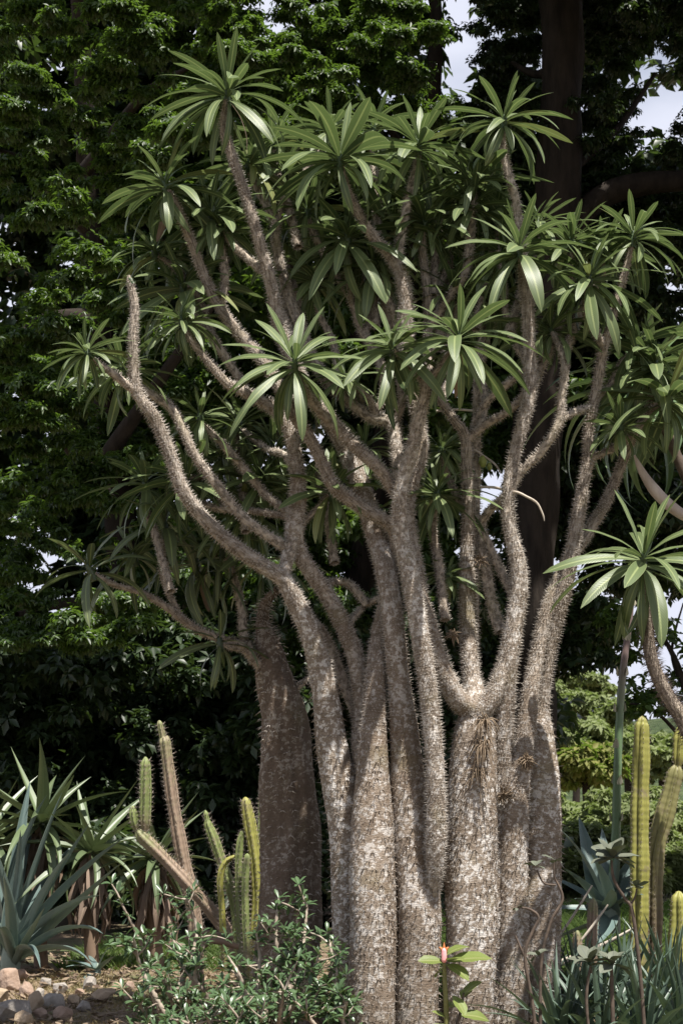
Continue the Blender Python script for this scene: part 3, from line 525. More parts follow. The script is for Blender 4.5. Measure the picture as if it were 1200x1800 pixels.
BRANCHES = [
 [(757, 1590, 6, -.1), (763, 1540, 17, -.19), (766, 1470, 20, -.24), (765, 1380, 19, -.25), (761, 1300, 18, -.25), (751, 1200, 18, -.25), (737, 1110, 18, -.25), (720, 1010, 18, -.25), (706, 950, 17, -.25), (702, 895, 16, -.28), (707, 845, 15, -.3), (721, 800, 15, -.33), (733, 750, 14, -.36), (745, 700, 12, -.4), (752, 668, 11, -.43), (775, 645, 10, -.48), (800, 610, 6, -.55)],
 [(751, 680, 9, -.42), (727, 648, 9, -.42), (705, 627, 8, -.45), (690, 614, 5, -.45)],
 [(836, 1255, 22, -.02), (803, 1228, 20, -.05), (777, 1178, 19, -.08), (757, 1120, 18, -.08), (738, 1050, 17, -.05), (726, 980, 16, 0), (715, 915, 16, .03), (718, 865, 16, .05), (738, 800, 15, .08), (735, 740, 14, .12), (726, 690, 14, .15), (715, 640, 14, .18), (712, 580, 15, .2), (712, 520, 15, .2), (697, 465, 14, .2), (655, 415, 11, .15), (625, 365, 10, .1), (606, 325, 9, .05), (599, 290, 5, 0)],
 [(697, 475, 11, .2), (703, 425, 10, .22), (718, 345, 9, .25), (731, 290, 8, .25), (735, 262, 5, .25)],
 [(818, 776, 10, .2), (850, 748, 9, .18), (885, 728, 9, .12), (912, 705, 9, .08), (926, 685, 6, .04)],
 [(828, 775, 8, .28), (838, 735, 8, .26), (865, 695, 8, .2), (895, 672, 8, .12), (918, 650, 6, .06)],
 [(832, 1170, 11, .25), (834, 1000, 10, .35), (836, 850, 10, .37), (838, 700, 9, .4), (842, 620, 8, .42), (860, 560, 8, .45), (873, 515, 8, .45), (880, 460, 5, .45)],
 [(832, 1262, 22, -.03), (862, 1230, 19, -.04), (880, 1190, 17, -.03), (894, 1140, 13, 0)],
 [(926, 530, 11, .03), (918, 455, 10, .08), (911, 390, 9, .12), (904, 345, 9, .12), (890, 295, 9, .12), (882, 250, 8, .12), (884, 226, 5, .12)],
 [(895, 872, 10, 0), (912, 832, 10, -.02), (945, 800, 10, -.05), (970, 765, 10, -.08), (984, 735, 10, -.08), (985, 700, 9, -.08), (992, 650, 9, -.05), (986, 615, 8, 0), (970, 585, 5, .1)],
 [(982, 740, 8, -.08), (1005, 726, 8, -.03), (1036, 716, 7, .1)],
 [(880, 1110, 12, .15), (866, 1070, 12, .2), (852, 990, 12, .22), (845, 925, 10, .22), (858, 900, 9, .15), (888, 870, 8, .03)],
 [(904, 1050, 9, .03), (878, 1000, 9, .15), (850, 935, 7, .2)],
 [(928, 705, 12, .06), (945, 655, 11, .15), (970, 600, 11, .2), (985, 550, 10, .25), (998, 500, 9, .25), (1003, 435, 5, .25)],
 [(1060, 612, 9, .12), (1042, 577, 9, .05), (1028, 545, 8, 0), (1034, 502, 5, -.05)],
 [(1034, 808, 8, .2), (1062, 795, 8, .2), (1100, 775, 8, .2), (1128, 742, 8, .2), (1150, 715, 7, .15), (1172, 700, 5, .1)],
 [(1100, 778, 6, .2), (1092, 765, 5, .15), (1090, 752, 4, .1)],
 [(634, 1380, 14, .1), (633, 1300, 18, .15), (637, 1245, 18, .15), (626, 1165, 18, .15), (606, 1105, 17, .12), (576, 1048, 16, .1), (545, 1003, 16, .05), (522, 965, 17, .02), (517, 930, 18, 0), (523, 880, 17, 0), (521, 815, 15, 0), (510, 760, 14, 0), (492, 728, 14, 0), (465, 708, 13, 0), (430, 690, 11, -.02), (400, 675, 10, -.05), (370, 640, 9, -.08), (340, 602, 8, -.1), (322, 575, 5, -.1)],
 [(496, 1020, 14, -.07), (506, 980, 15, -.03), (518, 935, 14, 0)],
 [(512, 968, 12, 0), (465, 938, 11, -.08), (420, 902, 11, -.12), (378, 848, 11, -.15), (342, 800, 10, -.18), (325, 762, 10, -.15), (300, 715, 9, -.1), (258, 688, 8, -.05), (222, 658, 5, 0)],
 [(241, 690, 10, -.33), (205, 662, 9, -.38), (165, 630, 5, -.42)],
 [(516, 905, 9, .05), (470, 872, 9, .15), (430, 825, 9, .15), (395, 785, 9, .12), (355, 745, 5, .1)],
 [(512, 908, 8, .1), (440, 898, 7, .2), (390, 895, 7, .25), (345, 880, 6, .3), (328, 855, 4, .3)],
 [(632, 1270, 12, .2), (596, 1180, 13, .25), (570, 1118, 12, .25), (543, 1087, 11, .22), (518, 1056, 10, .05)],
 [(526, 925, 7, .05), (565, 885, 7, .1), (582, 866, 4, .1)],
 [(697, 868, 14, -.2), (667, 825, 14, -.25), (627, 788, 14, -.28), (589, 750, 14, -.3), (556, 713, 13, -.35), (532, 682, 10, -.45), (520, 652, 5, -.52)],
 [(706, 880, 14, .08), (696, 782, 14, .2), (690, 745, 14, .25), (650, 733, 13, .28), (610, 703, 13, .3), (575, 672, 12, .3), (545, 620, 11, .35), (525, 570, 11, .4), (505, 510, 10, .45), (487, 440, 10, .45), (480, 385, 9, .45), (452, 332, 7, .45), (438, 296, 4, .45)],
 [(650, 738, 9, .28), (672, 700, 9, .28), (672, 655, 9, .3), (655, 610, 9, .35), (638, 585, 9, .38), (622, 545, 8, .4), (613, 500, 8, .4), (609, 430, 5, .3)],
 [(692, 752, 9, .26), (706, 705, 9, .25), (702, 660, 9, .3), (682, 560, 9, .4), (672, 520, 8, .42), (657, 482, 5, .4)],
 [(472, 482, 9, -.02), (445, 463, 9, .05), (412, 432, 8, .1), (392, 405, 5, .15)],
 [(388, 540, 9, .05), (396, 488, 9, .1), (388, 430, 8, .15), (374, 392, 5, .15)],
 [(436, 695, 9, .03), (417, 660, 9, .12), (385, 610, 9, .15), (350, 560, 8, .2), (325, 515, 5, .25)],
 [(380, 605, 8, .16), (345, 520, 8, .25), (310, 472, 7, .28), (275, 450, 4, .3)],
 [(482, 430, 8, .45), (490, 375, 8, .5), (503, 345, 7, .5), (525, 318, 6, .52), (560, 270, 6, .56), (578, 238, 4, .6)],
 [(616, 520, 7, .4), (585, 475, 7, .5), (552, 412, 7, .52), (541, 378, 4, .52)],
 [(752, 575, 9, .38), (790, 520, 9, .36), (815, 485, 9, .35), (826, 430, 9, .35), (830, 370, 8, .35), (834, 328, 4, .35)],
 [(822, 905, 8, .22), (792, 850, 7, .35), (776, 800, 4, .4)],
 [(782, 1090, 10, -.02), (770, 990, 10, .1), (760, 930, 9, .12), (766, 882, 5, .12)],
 [(560, 1030, 8, .12), (590, 1022, 8, .25), (618, 1030, 9, .25), (645, 1065, 9, .2)],
 [(614, 1095, 7, .15), (640, 1065, 7, .25), (672, 1050, 7, .15)],
 [(845, 752, 8, .2), (852, 700, 8, .28), (846, 640, 7, .34), (858, 585, 6, .4), (862, 540, 4, .45)],
 [(775, 705, 8, .22), (790, 660, 7, .3), (782, 610, 7, .36), (800, 560, 6, .42), (798, 520, 4, .45)],
 [(640, 728, 9, .3), (625, 690, 8, .34), (597, 655, 8, .4), (585, 600, 7, .45), (560, 550, 6, .5), (556, 500, 4, .55)],
 [(660, 735, 8, .27), (648, 700, 8, .24), (626, 682, 7, .22), (606, 668, 4, .2)],
 [(640, 590, 8, .38), (650, 550, 7, .45), (640, 505, 7, .5), (648, 450, 4, .55)],
 [(710, 585, 9, .22), (690, 545, 9, .28), (668, 500, 8, .3), (640, 470, 7, .32), (622, 440, 4, .34)],
 [(756, 620, 8, .36), (772, 580, 8, .42), (768, 520, 7, .5), (785, 470, 6, .55), (790, 440, 4, .6)],
 [(930, 640, 9, .02), (905, 600, 8, .15), (890, 550, 7, .25), (884, 500, 7, .32), (872, 420, 4, .45)],
 [(1046, 700, 8, .2), (1070, 680, 7, .28), (1090, 640, 6, .34), (1120, 610, 4, .4)],
 [(520, 830, 8, .02), (500, 800, 7, .15), (470, 790, 7, .3), (445, 770, 6, .45), (425, 755, 4, .55)],
 [(400, 895, 7, .24), (380, 860, 7, .35), (360, 840, 6, .42), (330, 842, 4, .35)],
 [(555, 720, 8, -.1), (540, 690, 8, .1), (520, 610, 8, .3), (500, 540, 7, .5), (498, 450, 4, .7)],
]
for i, L in enumerate(TRUNKS): stem(TR, 'trunk', L, 100+i*3)
for i, L in enumerate(BRANCHES): stem(TR, 'branch', L, 300+i*3)
# rosettes: x, y, leaf length px, depth, leaves, tilt, lowest leaf angle, individually built?
ROS = [(400, 165, 120, -.1, 28, (0, -.1), -62, 1), (885, 212, 98, .12, 24, (.1, 0), -50, 0), (290, 328, 108, -.05, 20, (-.2, -.1), -48, 1), (597, 278, 128, 0, 24, (0, 0), -48, 1), (735, 255, 110, .25, 22, (.1, 0), -55, 0),
       (610, 418, 122, .3, 22, (-.15, -.2), -60, 1), (912, 440, 118, -.1, 24, (0, -.15), -42, 1), (1035, 492, 108, -.05, 24, (.05, -.35), -48, 1), (1112, 415, 98, .1, 22, (.1, 0), -35, 0), (518, 640, 122, -.55, 28, (0, -.45), -58, 1), (690, 612, 112, -.45, 20, (-.2, -.2), -55, 0), (805, 596, 128, -.58, 24, (.05, -.3), -58, 1), (1150, 640, 118, .3, 26, (.1, 0), -40, 0),
       (862, 535, 78, .45, 18, (0, 0), -45, 0), (798, 515, 78, .45, 18, (0, 0), -45, 0), (556, 495, 84, .55, 18, (0, 0), -45, 0), (606, 665, 62, .2, 14, (-.2, -.1), -45, 0), (648, 445, 82, .55, 18, (0, 0), -45, 0), (1120, 605, 92, .4, 18, (0, 0), -40, 0), (372, 378, 95, .15, 20, (-.1, 0), -55, 0), (437, 287, 88, .45, 18, (0, 0), -40, 0), (580, 228, 82, .6, 20, (0, 0), -40, 0), (745, 388, 100, .4, 22, (0, 0), -35, 0), (540, 368, 88, .52, 20, (0, 0), -45, 0), (834, 318, 98, .35, 22, (0, 0), -30, 0), (830, 362, 92, .35, 18, (0, 0), -40, 0),
       (1003, 425, 95, .25, 20, (0, 0), -30, 0), (322, 505, 105, .25, 24, (-.1, 0), -60, 0), (320, 563, 78, -.1, 18, (-.15, -.1), -50, 0), (272, 443, 75, .3, 16, (-.2, 0), -50, 0), (153, 618, 66, -.42, 16, (-.35, 0), -55, 0), (216, 645, 90, 0, 18, (-.2, 0), -60, 0), (352, 732, 72, .1, 12, (-.1, -.1), -50, 0),
       (328, 845, 100, .3, 20, (-.4, 0), -55, 0), (390, 800, 88, .45, 18, (0, 0), -55, 0), (455, 845, 95, .4, 20, (0, 0), -60, 0), (582, 862, 92, .1, 16, (.1, -.1), -75, 0), (657, 475, 90, .4, 18, (0, -.2), -60, 0), (776, 790, 66, .4, 18, (0, -.2), -40, 0), (768, 868, 90, .12, 20, (0, 0), -55, 0), (1172, 700, 118, .1, 22, (.2, -.1), -50, 0), (1090, 750, 72, .1, 16, (0, -.1), -45, 0),
       (880, 445, 80, .45, 18, (0, 0), -40, 0), (968, 580, 85, .15, 16, (0, .2), -55, 0), (392, 405, 70, .15, 14, (-.1, 0), -50, 0), (640, 790, 75, .45, 18, (0, 0), -50, 0), (920, 560, 82, .45, 20, (0, 0), -50, 0), (785, 1012, 55, .2, 14, (0, -.1), -50, 0), (500, 300, 85, .65, 18, (0, 0), -45, 0), (430, 900, 95, .55, 18, (0, 0), -55, 0), (480, 790, 80, .5, 16, (0, 0), -55, 0), (690, 330, 80, .6, 16, (0, 0), -45, 0),
       (655, 225, 85, .75, 16, (0, 0), -40, 0), (480, 245, 85, .7, 16, (0, 0), -40, 0), (650, 385, 85, .7, 16, (0, 0), -40, 0), (790, 425, 85, .7, 16, (0, 0), -40, 0), (775, 330, 85, .75, 16, (0, 0), -35, 0), (870, 390, 85, .6, 16, (0, 0), -35, 0), (945, 395, 80, .5, 16, (0, 0), -35, 0), (500, 420, 80, .75, 16, (0, 0), -45, 0), (255, 850, 95, .6, 16, (-.2, 0), -55, 0), (420, 745, 85, .6, 16, (0, 0), -50, 0), (560, 800, 80, .6, 14, (0, 0), -50, 0), (1060, 440, 80, .4, 16, (0, 0), -35, 0)]
for i, (x, y, R, Y, n, tl, lo, one) in enumerate(ROS):
    if i >= 52:                                               # rear rosettes on thin hidden stems of their own
        stem(TR, 'branch', [(x*.8+(700 if x > 450 else 480)*.2, y+190, 9, Y-.35), (x*.9+(700 if x > 450 else 480)*.1, y+100, 8, Y-.15), (x, y+40, 7, Y), (x, y+10, 4, Y)], 900+i)
    rosette(TR, x, y, R, Y, n+12 if one else n+18, i+1, tl, lo, single=bool(one))

rosette(TR, 229, 492, 46, -.35, 4, 88, (-.6, 0), 10, hi=40)
# darker smooth trunked tree behind on the left
TW = Thing('bottle_tree', 'brown smooth trunked spiny tree in shade behind the main trunks, left', 'tree', (at(500, 1780, .9)[0], .9, 0))
stem(TW, 'trunk', [(506, 1810, 60, .85), (504, 1660, 54, .85), (512, 1500, 46, .85), (507, 1400, 42, .85), (500, 1300, 38, .85), (490, 1220, 34, .87), (476, 1150, 26, .9), (462, 1095, 15, .88), (468, 1058, 11, .85), (488, 1036, 8, .8)], 700, mat=M_BARKD, smat=M_SPINEY, cell=13, age=1.0, dens=.6, slen=16, rough=2.6)
for i, L in enumerate([[(458, 1172, 11, .85), (428, 1138, 11, .8), (396, 1125, 10, .75), (358, 1112, 9, .7), (325, 1092, 9, .65), (292, 1067, 8, .6), (250, 1042, 7, .55), (200, 1027, 6, .5), (160, 1005, 4, .45)], [(320, 1088, 7, .65), (296, 1040, 7, .65), (284, 1000, 6, .65), (288, 945, 4, .65)],
                       [(450, 1165, 11, .85), (430, 1120, 10, .9), (425, 1070, 9, .95), (410, 1010, 7, 1.0), (392, 965, 4, 1.0)], [(496, 1215, 12, .85), (520, 1208, 9, .85), (545, 1190, 5, .85)], [(430, 1140, 7, .8), (405, 1138, 6, .75), (388, 1130, 4, .7)]]):
    stem(TW, 'branch', L, 720+i*3, mat=M_BARK, smat=M_SPINEY, slen=8)
for i, (x, y, R, Y, n, tl, lo) in enumerate([(158, 1000, 105, .45, 12, (-.5, -.1), -60), (290, 925, 105, .65, 22, (-.1, 0), -75), (235, 975, 95, .8, 18, (-.2, 0), -70), (392, 955, 125, 1.0, 26, (0, 0), -65), (455, 985, 105, 1.1, 20, (.1, 0), -60), (386, 1128, 85, .7, 20, (-.1, -.1), -70), (345, 990, 110, 1.1, 22, (-.1, 0), -65)]):
    rosette(TW, x, y, R, Y, n, i+70, tl, lo, single=True, mat=M_LEAFD, droop=1.15, hw=.9)
# the one entering at the right edge
TZ = Thing('young_spiny_tree', 'dark leaning spiny stem with one big rosette at the right edge', 'tree', (at(1275, 1860, -.5)[0], -.5, 0))
stem(TZ, 'trunk', [(1278, 1880, 34, -.5), (1272, 1600, 30, -.5), (1255, 1400, 22, -.5), (1203, 1272, 16, -.5), (1172, 1222, 15, -.5), (1147, 1167, 14, -.5), (1137, 1104, 14, -.5), (1140, 1045, 12, -.5), (1132, 1000, 6, -.5)], 760, smat=M_SPINED, slen=13, age=.05)
rosette(TZ, 1130, 985, 152, -.5, 34, 91, (0, -.35), -52, single=True)


# ------------------------------------------------------------------ small things on the big tree
def thread(pts, step=.012, seg=5):
    P, R = pts3(pts); V, F, _ = tube(P, R, step, seg); return V, F
V, F = thread([(842, 856, 2.6, .15), (868, 857, 2.6, .08), (890, 862, 2.4, .0), (910, 866, 2.5, -.06), (925, 873, 2.2, -.1), (938, 880, 2.3, -.11), (946, 888, 2.0, -.12), (954, 906, 1.8, -.12), (956, 916, .5, -.12)]); TR.part('dead_twig', V, F, M_TWIG)
V, F = thread([(765, 723, 2.5, .35), (800, 720, 2.5, .35), (830, 722, 2, .35)]); TR.part('dead_twig', V, F, M_TWIG)
V, F = thread([(780, 560, 3, .5), (800, 535, 3, .55), (835, 524, 2.5, .6)]); TR.part('dead_twig', V, F, M_TWIG)
P, R = pts3([(1114, 800, 2, .3), (1128, 830, 8, .3), (1150, 862, 12, .28), (1178, 890, 12, .25), (1212, 912, 10, .2), (1245, 920, 3, .2)])
V, F, _ = tube(P, R, .02, 12, lambda rad, a, L: rad*(1+.25*np.cos(a*2))); TR.part('seed_pod', V, F, simple('pale dry pod', (.30, .23, .19), (.48, .41, .36), 12, .7, .3, .4, 20, .004, (1, 1, .3)), label='dry pale split seed pod')
M_FRUIT = simple('green fruit', (.14, .17, .04), (.24, .27, .07), 30, .45, .4, 0)
for x, y, r in ((848, 811, 8), (860, 820, 5)):
    P, R = pts3([(x-2, y-r*1.3, .5, .3), (x-1, y-r, r*.7, .3), (x, y, r, .3), (x+1, y+r, r*.7, .3), (x+2, y+r*1.35, .3, .3)])
    V, F, _ = tube(P, R, .006, 12); TR.part('fruit', V, F, M_FRUIT)
V, F = thread([(880, 832, 1.5, .2), (868, 815, 2, .25), (845, 798, 2, .3), (832, 790, 1.5, .3)]); TR.part('fruit_stalk', V, F, M_TWIG)
# air plants caught on the trunks
M_AIR = simple('dry air plant', (.10, .07, .045), (.26, .20, .14), 20, .8, .2, 0)
def air_plant(x, y, Y, R, n, seed, label, hang=0.0, th=1.3):
    rng = random.Random(seed); c = at(x, y, Y); s = scl(x, y, Y); t = []
    for i in range(n):
        d = nrm(np.array([rng.gauss(0, 1), rng.gauss(-.9, .6), rng.gauss(0, 1)])); L = R*s*rng.uniform(.6, 1.15)
        p1 = c+d*L*.5; p2 = c+d*L*(.95)+np.array([rng.uniform(-.3, .3)*L, 0, -hang*L*rng.uniform(.3, 1.2)])
        V, F, _ = tube([c, p1, p2], [th*s, th*.8*s, .1*s], L*.2, 4); t.append((V, F))
    V, F = cat(t); return solo('air_plant', V, F, M_AIR, label, 'air plant', 'air plants on the trunks', base=c)
air_plant(885, 1397, -.03, 30, 46, 1, 'star shaped brown air plant in the cleft between pale trunks')
air_plant(850, 1268, -.16, 30, 40, 2, 'shaggy brown air plant hanging under the trunk fork', 1.3)
air_plant(852, 1310, -.17, 34, 40, 3, 'tangled hanging air plant below the shaggy one at the fork', 1.6)
air_plant(842, 1360, -.17, 34, 26, 4, 'thin dry air plant strands low under the trunk fork', 1.8, 1.0)
air_plant(924, 1336, -.02, 20, 90, 5, 'dense dark round air plant ball on the pale cone trunk', .2, 1.8)
air_plant(842, 985, .1, 20, 36, 6, 'small dark air plant tuft high on the straight branch', .2)
air_plant(795, 1115, .0, 18, 40, 7, 'brown tufted air plant behind the curved arm of the fork', .4, 1.6)

# ------------------------------------------------------------------ blade leaved plants
def blade_set(tag, mat, specs):
    out = []
    for i, kw in enumerate(specs):
        V, F, uv = leaf_blade(seed=i+3, **kw); tip = V[-3]; out.append((mk_mesh(tag, V, F, mat, True, None, uv), math.atan2(tip[2], tip[0]), math.hypot(tip[0], tip[2])))
    return out
BL_AG = blade_set('leaf', M_AGAVE, [dict(droop=d, hw=.040, nl=12, fold=.75, curl=.05, point=.66, base=.75, power=1.8, tipcut=.7) for d in (.05, .25, .5, .9)])
BL_AL = blade_set('leaf', M_ALOE, [dict(droop=d, hw=.038, nl=12, fold=.7, curl=.0, point=.6, base=.9, power=1.4, tipcut=.95) for d in (.1, .5, .9, 1.4)])
BL_GR = blade_set('leaf', M_GRASSY, [dict(droop=d, hw=.026, nl=8, fold=.6, curl=.0, point=.6, base=.9, power=1.5, tipcut=.95) for d in (.1, .4, .8, 1.3)])
BL_DEAD = blade_set('dead_leaf', M_DEADLEAF, [dict(droop=d, hw=.06, nl=7, fold=1.1, curl=.4, wave=.4, point=.7, base=.8) for d in (.3, .8, 1.3)])
BL_ST = blade_set('leaf', leaf_mat('strap leaf', (.06, .11, .045), (.08, .13, .055), (.1, .15, .06), rough=.35, trans=.12, veins=False), [dict(droop=d, hw=.028, nl=14, fold=.6, curl=.0, point=.7, base=.9, power=1.1, tipcut=.9) for d in (.8, 1.3, 1.8, 2.2)])
def to_tip(t, name, bl, base, tip, parent=None, roll=0.0, wide=1.0, up=(0, 0, 1)):
    me, ang, ch = bl; v = np.asarray(tip)-base; L = np.linalg.norm(v); X, Yv, Z = basis(v, np.array(up, float), roll)
    c, s_ = math.cos(-ang), math.sin(-ang); X2 = X*c+Z*s_; Z2 = Z*c-X*s_
    return t.inst(name, me, mtx(base, X2, Yv, Z2, L/ch, L/ch*wide), parent)
def blade_rosette(t, c, L, n, bls, rng, e0=86, e1=5, wide=1.0, spread=.02, az=None, parent=None):
    for i in range(n):
        f = (i+.5)/n; ph = i*2.39996+rng.uniform(-.3, .3) if az is None else rng.uniform(*az)
        el = math.radians(e0+(e1-e0)*f+rng.uniform(-7, 7)); d = np.array([math.cos(ph)*math.cos(el), math.sin(ph)*math.cos(el), math.sin(el)])
        me, ang, ch = bls[min(len(bls)-1, int(f*len(bls)*rng.uniform(.5, 1.15)))]
        base = c+np.array([math.cos(ph), math.sin(ph), 0])*spread*(.3+f); up = np.array([0, 0, 1.0]) if el < 1.3 else -np.array([math.cos(ph), math.sin(ph), 0])
        X, Yv, Z = basis(d, up, rng.uniform(-.35, .35)); ln = L*rng.uniform(.75, 1.1)
        t.inst('leaf', me, mtx(base, X, Yv, Z, ln, ln*wide), parent)
def core(t, c, r, h, mat):
    V, F, _ = tube([c+np.array([0, 0, -.12]), c, c+np.array([0, 0, h*.6]), c+np.array([0, 0, h])], [r, r, r*.7, .002], .03, 10); return t.part('heart', V, F, mat)
# blue agave, left edge
rng = random.Random(31); g = ground(18, 1715)
t = Thing('agave', 'large blue grey agave with long pointed leaves at the left edge', 'agave', tuple(g)); c = g+np.array([0, 0, .12]); core(t, c, .09, .35, M_AGAVE)
for x, y, dy in [(22, 1373, .2), (89, 1396, -.1), (114, 1394, .1), (172, 1447, -.2), (219, 1473, -.3), (229, 1520, -.4), (-50, 1400, .2), (-100, 1500, -.2), (62, 1430, .5), (-10, 1450, -.6), (132, 1500, -.6), (185, 1575, -.7), (170, 1640, -.8), (-80, 1600, -.5), (95, 1590, -.9), (30, 1540, -.9), (140, 1470, .5), (-40, 1540, .6), (150, 1690, -.8), (60, 1700, -1.0), (-20, 1640, -1.0), (48, 1460, -.3), (10, 1500, .4), (180, 1540, .5)]:
    to_tip(t, 'leaf', BL_AG[rng.choice((0, 0, 1, 1, 2)) if y < 1600 else 3], c+np.array([rng.uniform(-.05, .05), rng.uniform(-.05, .05), rng.uniform(-.08, .1)]), at(x, y, g[1]+dy), roll=rng.uniform(-.3, .3), wide=rng.uniform(.55, .78))
# three aloes with skirts of dead leaves
for k, (x, y, yb, Y, L, lab) in enumerate([(72, 1450, 1690, 5.0, 165, 'tall green aloe behind the blue agave, dead leaves hanging below'), (160, 1500, 1690, 4.9, 150, 'green aloe with the fullest brown skirt of dead leaves'), (272, 1512, 1690, 5.1, 140, 'green aloe behind the leaning cactus with a dark dead leaf skirt'), (-25, 1480, 1690, 5.4, 170, 'aloe at the left edge, partly out of the picture')]):
    rng = random.Random(80+k); c = at(x, y, Y); s = scl(x, y, Y); t = Thing('aloe', lab, 'aloe', (c[0], Y, 0), 'aloes with dead leaf skirts')
    V, F, _ = tube([(c[0]+.05, Y, -.05), (c[0], Y, c[2]*.5), tuple(c)], [.07, .06, .05], .05, 9); o = t.part('stem', V, F, M_DEADLEAF, uv=np.full((len(V), 2), .2))
    core(t, c, .05, .2, M_ALOE); blade_rosette(t, c, L*s*1.0, 26, BL_AL, rng, 62, -45, 1.0)
    for i in range(46):
        ph = rng.uniform(0, 6.28); h = rng.uniform(-.02, .34); b = c+np.array([math.cos(ph)*.05, math.sin(ph)*.05, -.06-h]); l = rng.uniform(.28, .5)
        tip = b+np.array([math.cos(ph)*rng.uniform(.02, .16), math.sin(ph)*rng.uniform(.02, .16), -l]); tip[2] = max(tip[2], .03)
        to_tip(t, 'dead_leaf', BL_DEAD[rng.randrange(3)], b, tip, roll=rng.uniform(-1, 1), up=(math.cos(ph), math.sin(ph), .1))
# small agave pup on the grass
g = ground(172, 1715); t = Thing('agave_pup', 'small young agave with few blue leaves on the grass by the rocks', 'agave', tuple(g))
core(t, g+np.array([0, 0, .03]), .03, .08, M_AGAVE)
for x, y, dy in [(196, 1662, 0), (205, 1680, -.2), (120, 1700, -.2), (110, 1690, .1), (140, 1735, -.3), (150, 1680, .2)]:
    to_tip(t, 'leaf', BL_AG[rng.choice((1, 2))], g+np.array([0, 0, .04]), at(x, y, g[1]+dy), wide=1.9)
# grey agave right with the tall flower stalk
rng = random.Random(44); Y = 1.9; c = at(1068, 1610, Y)
t = Thing('flowering_agave', 'grey agave sending up a tall green segmented flower stalk, right', 'agave', (c[0], Y, 0)); core(t, c, .09, .2, M_AGAVE)
for x, y, dy in [(986, 1460, 0), (1014, 1436, .3), (990, 1525, -.3), (1092, 1490, -.2), (1122, 1478, .2), (1142, 1470, 0), (950, 1600, 0), (1140, 1570, -.4), (1055, 1455, .3), (1010, 1580, -.5), (960, 1540, .3), (1100, 1560, -.6), (1040, 1500, -.4), (1165, 1530, .2), (975, 1650, -.5), (1070, 1680, -.7)]:
    to_tip(t, 'leaf', BL_AG[rng.choice((0, 1, 1, 2))], c+np.array([rng.uniform(-.04, .04), rng.uniform(-.04, .04), rng.uniform(-.05, .05)]), at(x, y, Y+dy), roll=rng.uniform(-.4, .4), wide=1.5)
def stalk_mat():
    m, nt, b = newmat('flower stalk'); a = attr(nt, 'age'); n = noise(nt, geo(nt).outputs['Position'], 25, 3, .6, (1, 1, .3))
    c = mixc(nt, ramp(nt, a, [(.55, (0, 0, 0)), (.75, (1, 1, 1))]), mixc(nt, n, (.075, .13, .06), (.13, .20, .10)), mixc(nt, n, (.09, .06, .055), (.16, .11, .10)))
    nt.links.new(c, b.inputs['Base Color']); b.inputs['Roughness'].default_value = .5; return m
P, R = pts3([(x_, y_, r_*.8, d_) for x_, y_, r_, d_ in [(1072, 1610, 11, 1.9), (1081, 1480, 10, 1.9), (1085, 1333, 9, 1.9), (1092, 1200, 8, 1.9), (1103, 1110, 7, 1.9), (1110, 1050, 6, 1.9), (1113, 1010, 4, 1.9)]])
V, F, fr = tube(P, R, .03, 12, lambda rad, a, L: rad*(1+.10*np.exp(-((L % .27)-.02)**2/.0006)))
st = t.part('flower_stalk', V, F, stalk_mat(), attrs={'age': np.repeat(fr[2]/fr[2][-1], 12)})
M_BRACT = leaf_mat('pale bract', (.34, .34, .26), (.38, .36, .28), (.4, .4, .3), rough=.6, trans=.15, veins=False)
BL_BR = blade_set('bract', M_BRACT, [dict(droop=-.35, hw=.2, nl=5, fold=.6, curl=0, point=.6, base=.9)])
for k in range(9):
    l = .15+k*.27; p = np.array([np.interp(l, fr[2], fr[0][:, q]) for q in range(3)]); r = np.interp(l, fr[2], fr[1])
    for ph in (-1.9+k*2.3, 1.2+k*2.3):
        d = np.array([math.cos(ph), math.sin(ph), 0]); to_tip(t, 'bract', BL_BR[0], p+d*r*.9, p+d*r*1.45+np.array([0, 0, .075]), st, up=d)
# narrow leaved clumps, lower right
for k, (x, y, Y, L, lab) in enumerate([(985, 1830, -.5, 175, 'spiky narrow leaved clump against the foot of the pale trunk'), (1055, 1840, -.6, 180, 'front spiky narrow leaved clump beside the thin dark stems'), (1130, 1840, -.6, 185, 'front narrow leaved clump below the yellow cactus'), (1200, 1830, -.4, 185, 'narrow leaved clump in the lower right corner'),
                                       (1020, 1770, .5, 150, 'middle row narrow leaved clump under the white dead stalks'), (1100, 1770, .6, 155, 'middle row narrow leaved clump under the cactus foot'), (1175, 1760, .7, 160, 'middle row narrow leaved clump at the right edge'), (960, 1760, .6, 120, 'small narrow leaved clump right behind the trunk foot')]):
    rng = random.Random(120+k); c = at(x, y, Y); c[2] = max(c[2], .03); t = Thing('spiky_clump', lab, 'plant', (c[0], Y, 0), 'spiky narrow leaved clumps')
    core(t, c, .04, .1, M_GRASSY); blade_rosette(t, c, L*scl(x, y, Y), 40, BL_GR, rng, 88, 12, 1.0, .06)
# strap leaved tree behind, right
p = at(1125, 690, 1.1); t = Thing('strap_leaf_tree', 'slender tree with long arching strap leaves behind the right branches', 'tree', (at(1290, 1770, 1.1)[0], 1.1, 0))
P, R = pts3([(1290, 1770, 16, 1.1), (1280, 1400, 12, 1.1), (1250, 1000, 10, 1.1), (1180, 780, 9, 1.1), (1125, 690, 7, 1.1)]); V, F, _ = tube(P, R, .05, 10, lambda rad, a, L: rad*(1+.05*np.sin(L*40))); t.part('trunk', V, F, M_DARKWOOD)
rng = random.Random(9); o = core(t, p, .03, .12, M_LEAFD)
blade_rosette(t, p, 235*scl(1125, 690, 1.1), 44, BL_ST, rng, 75, -35, 1.1)

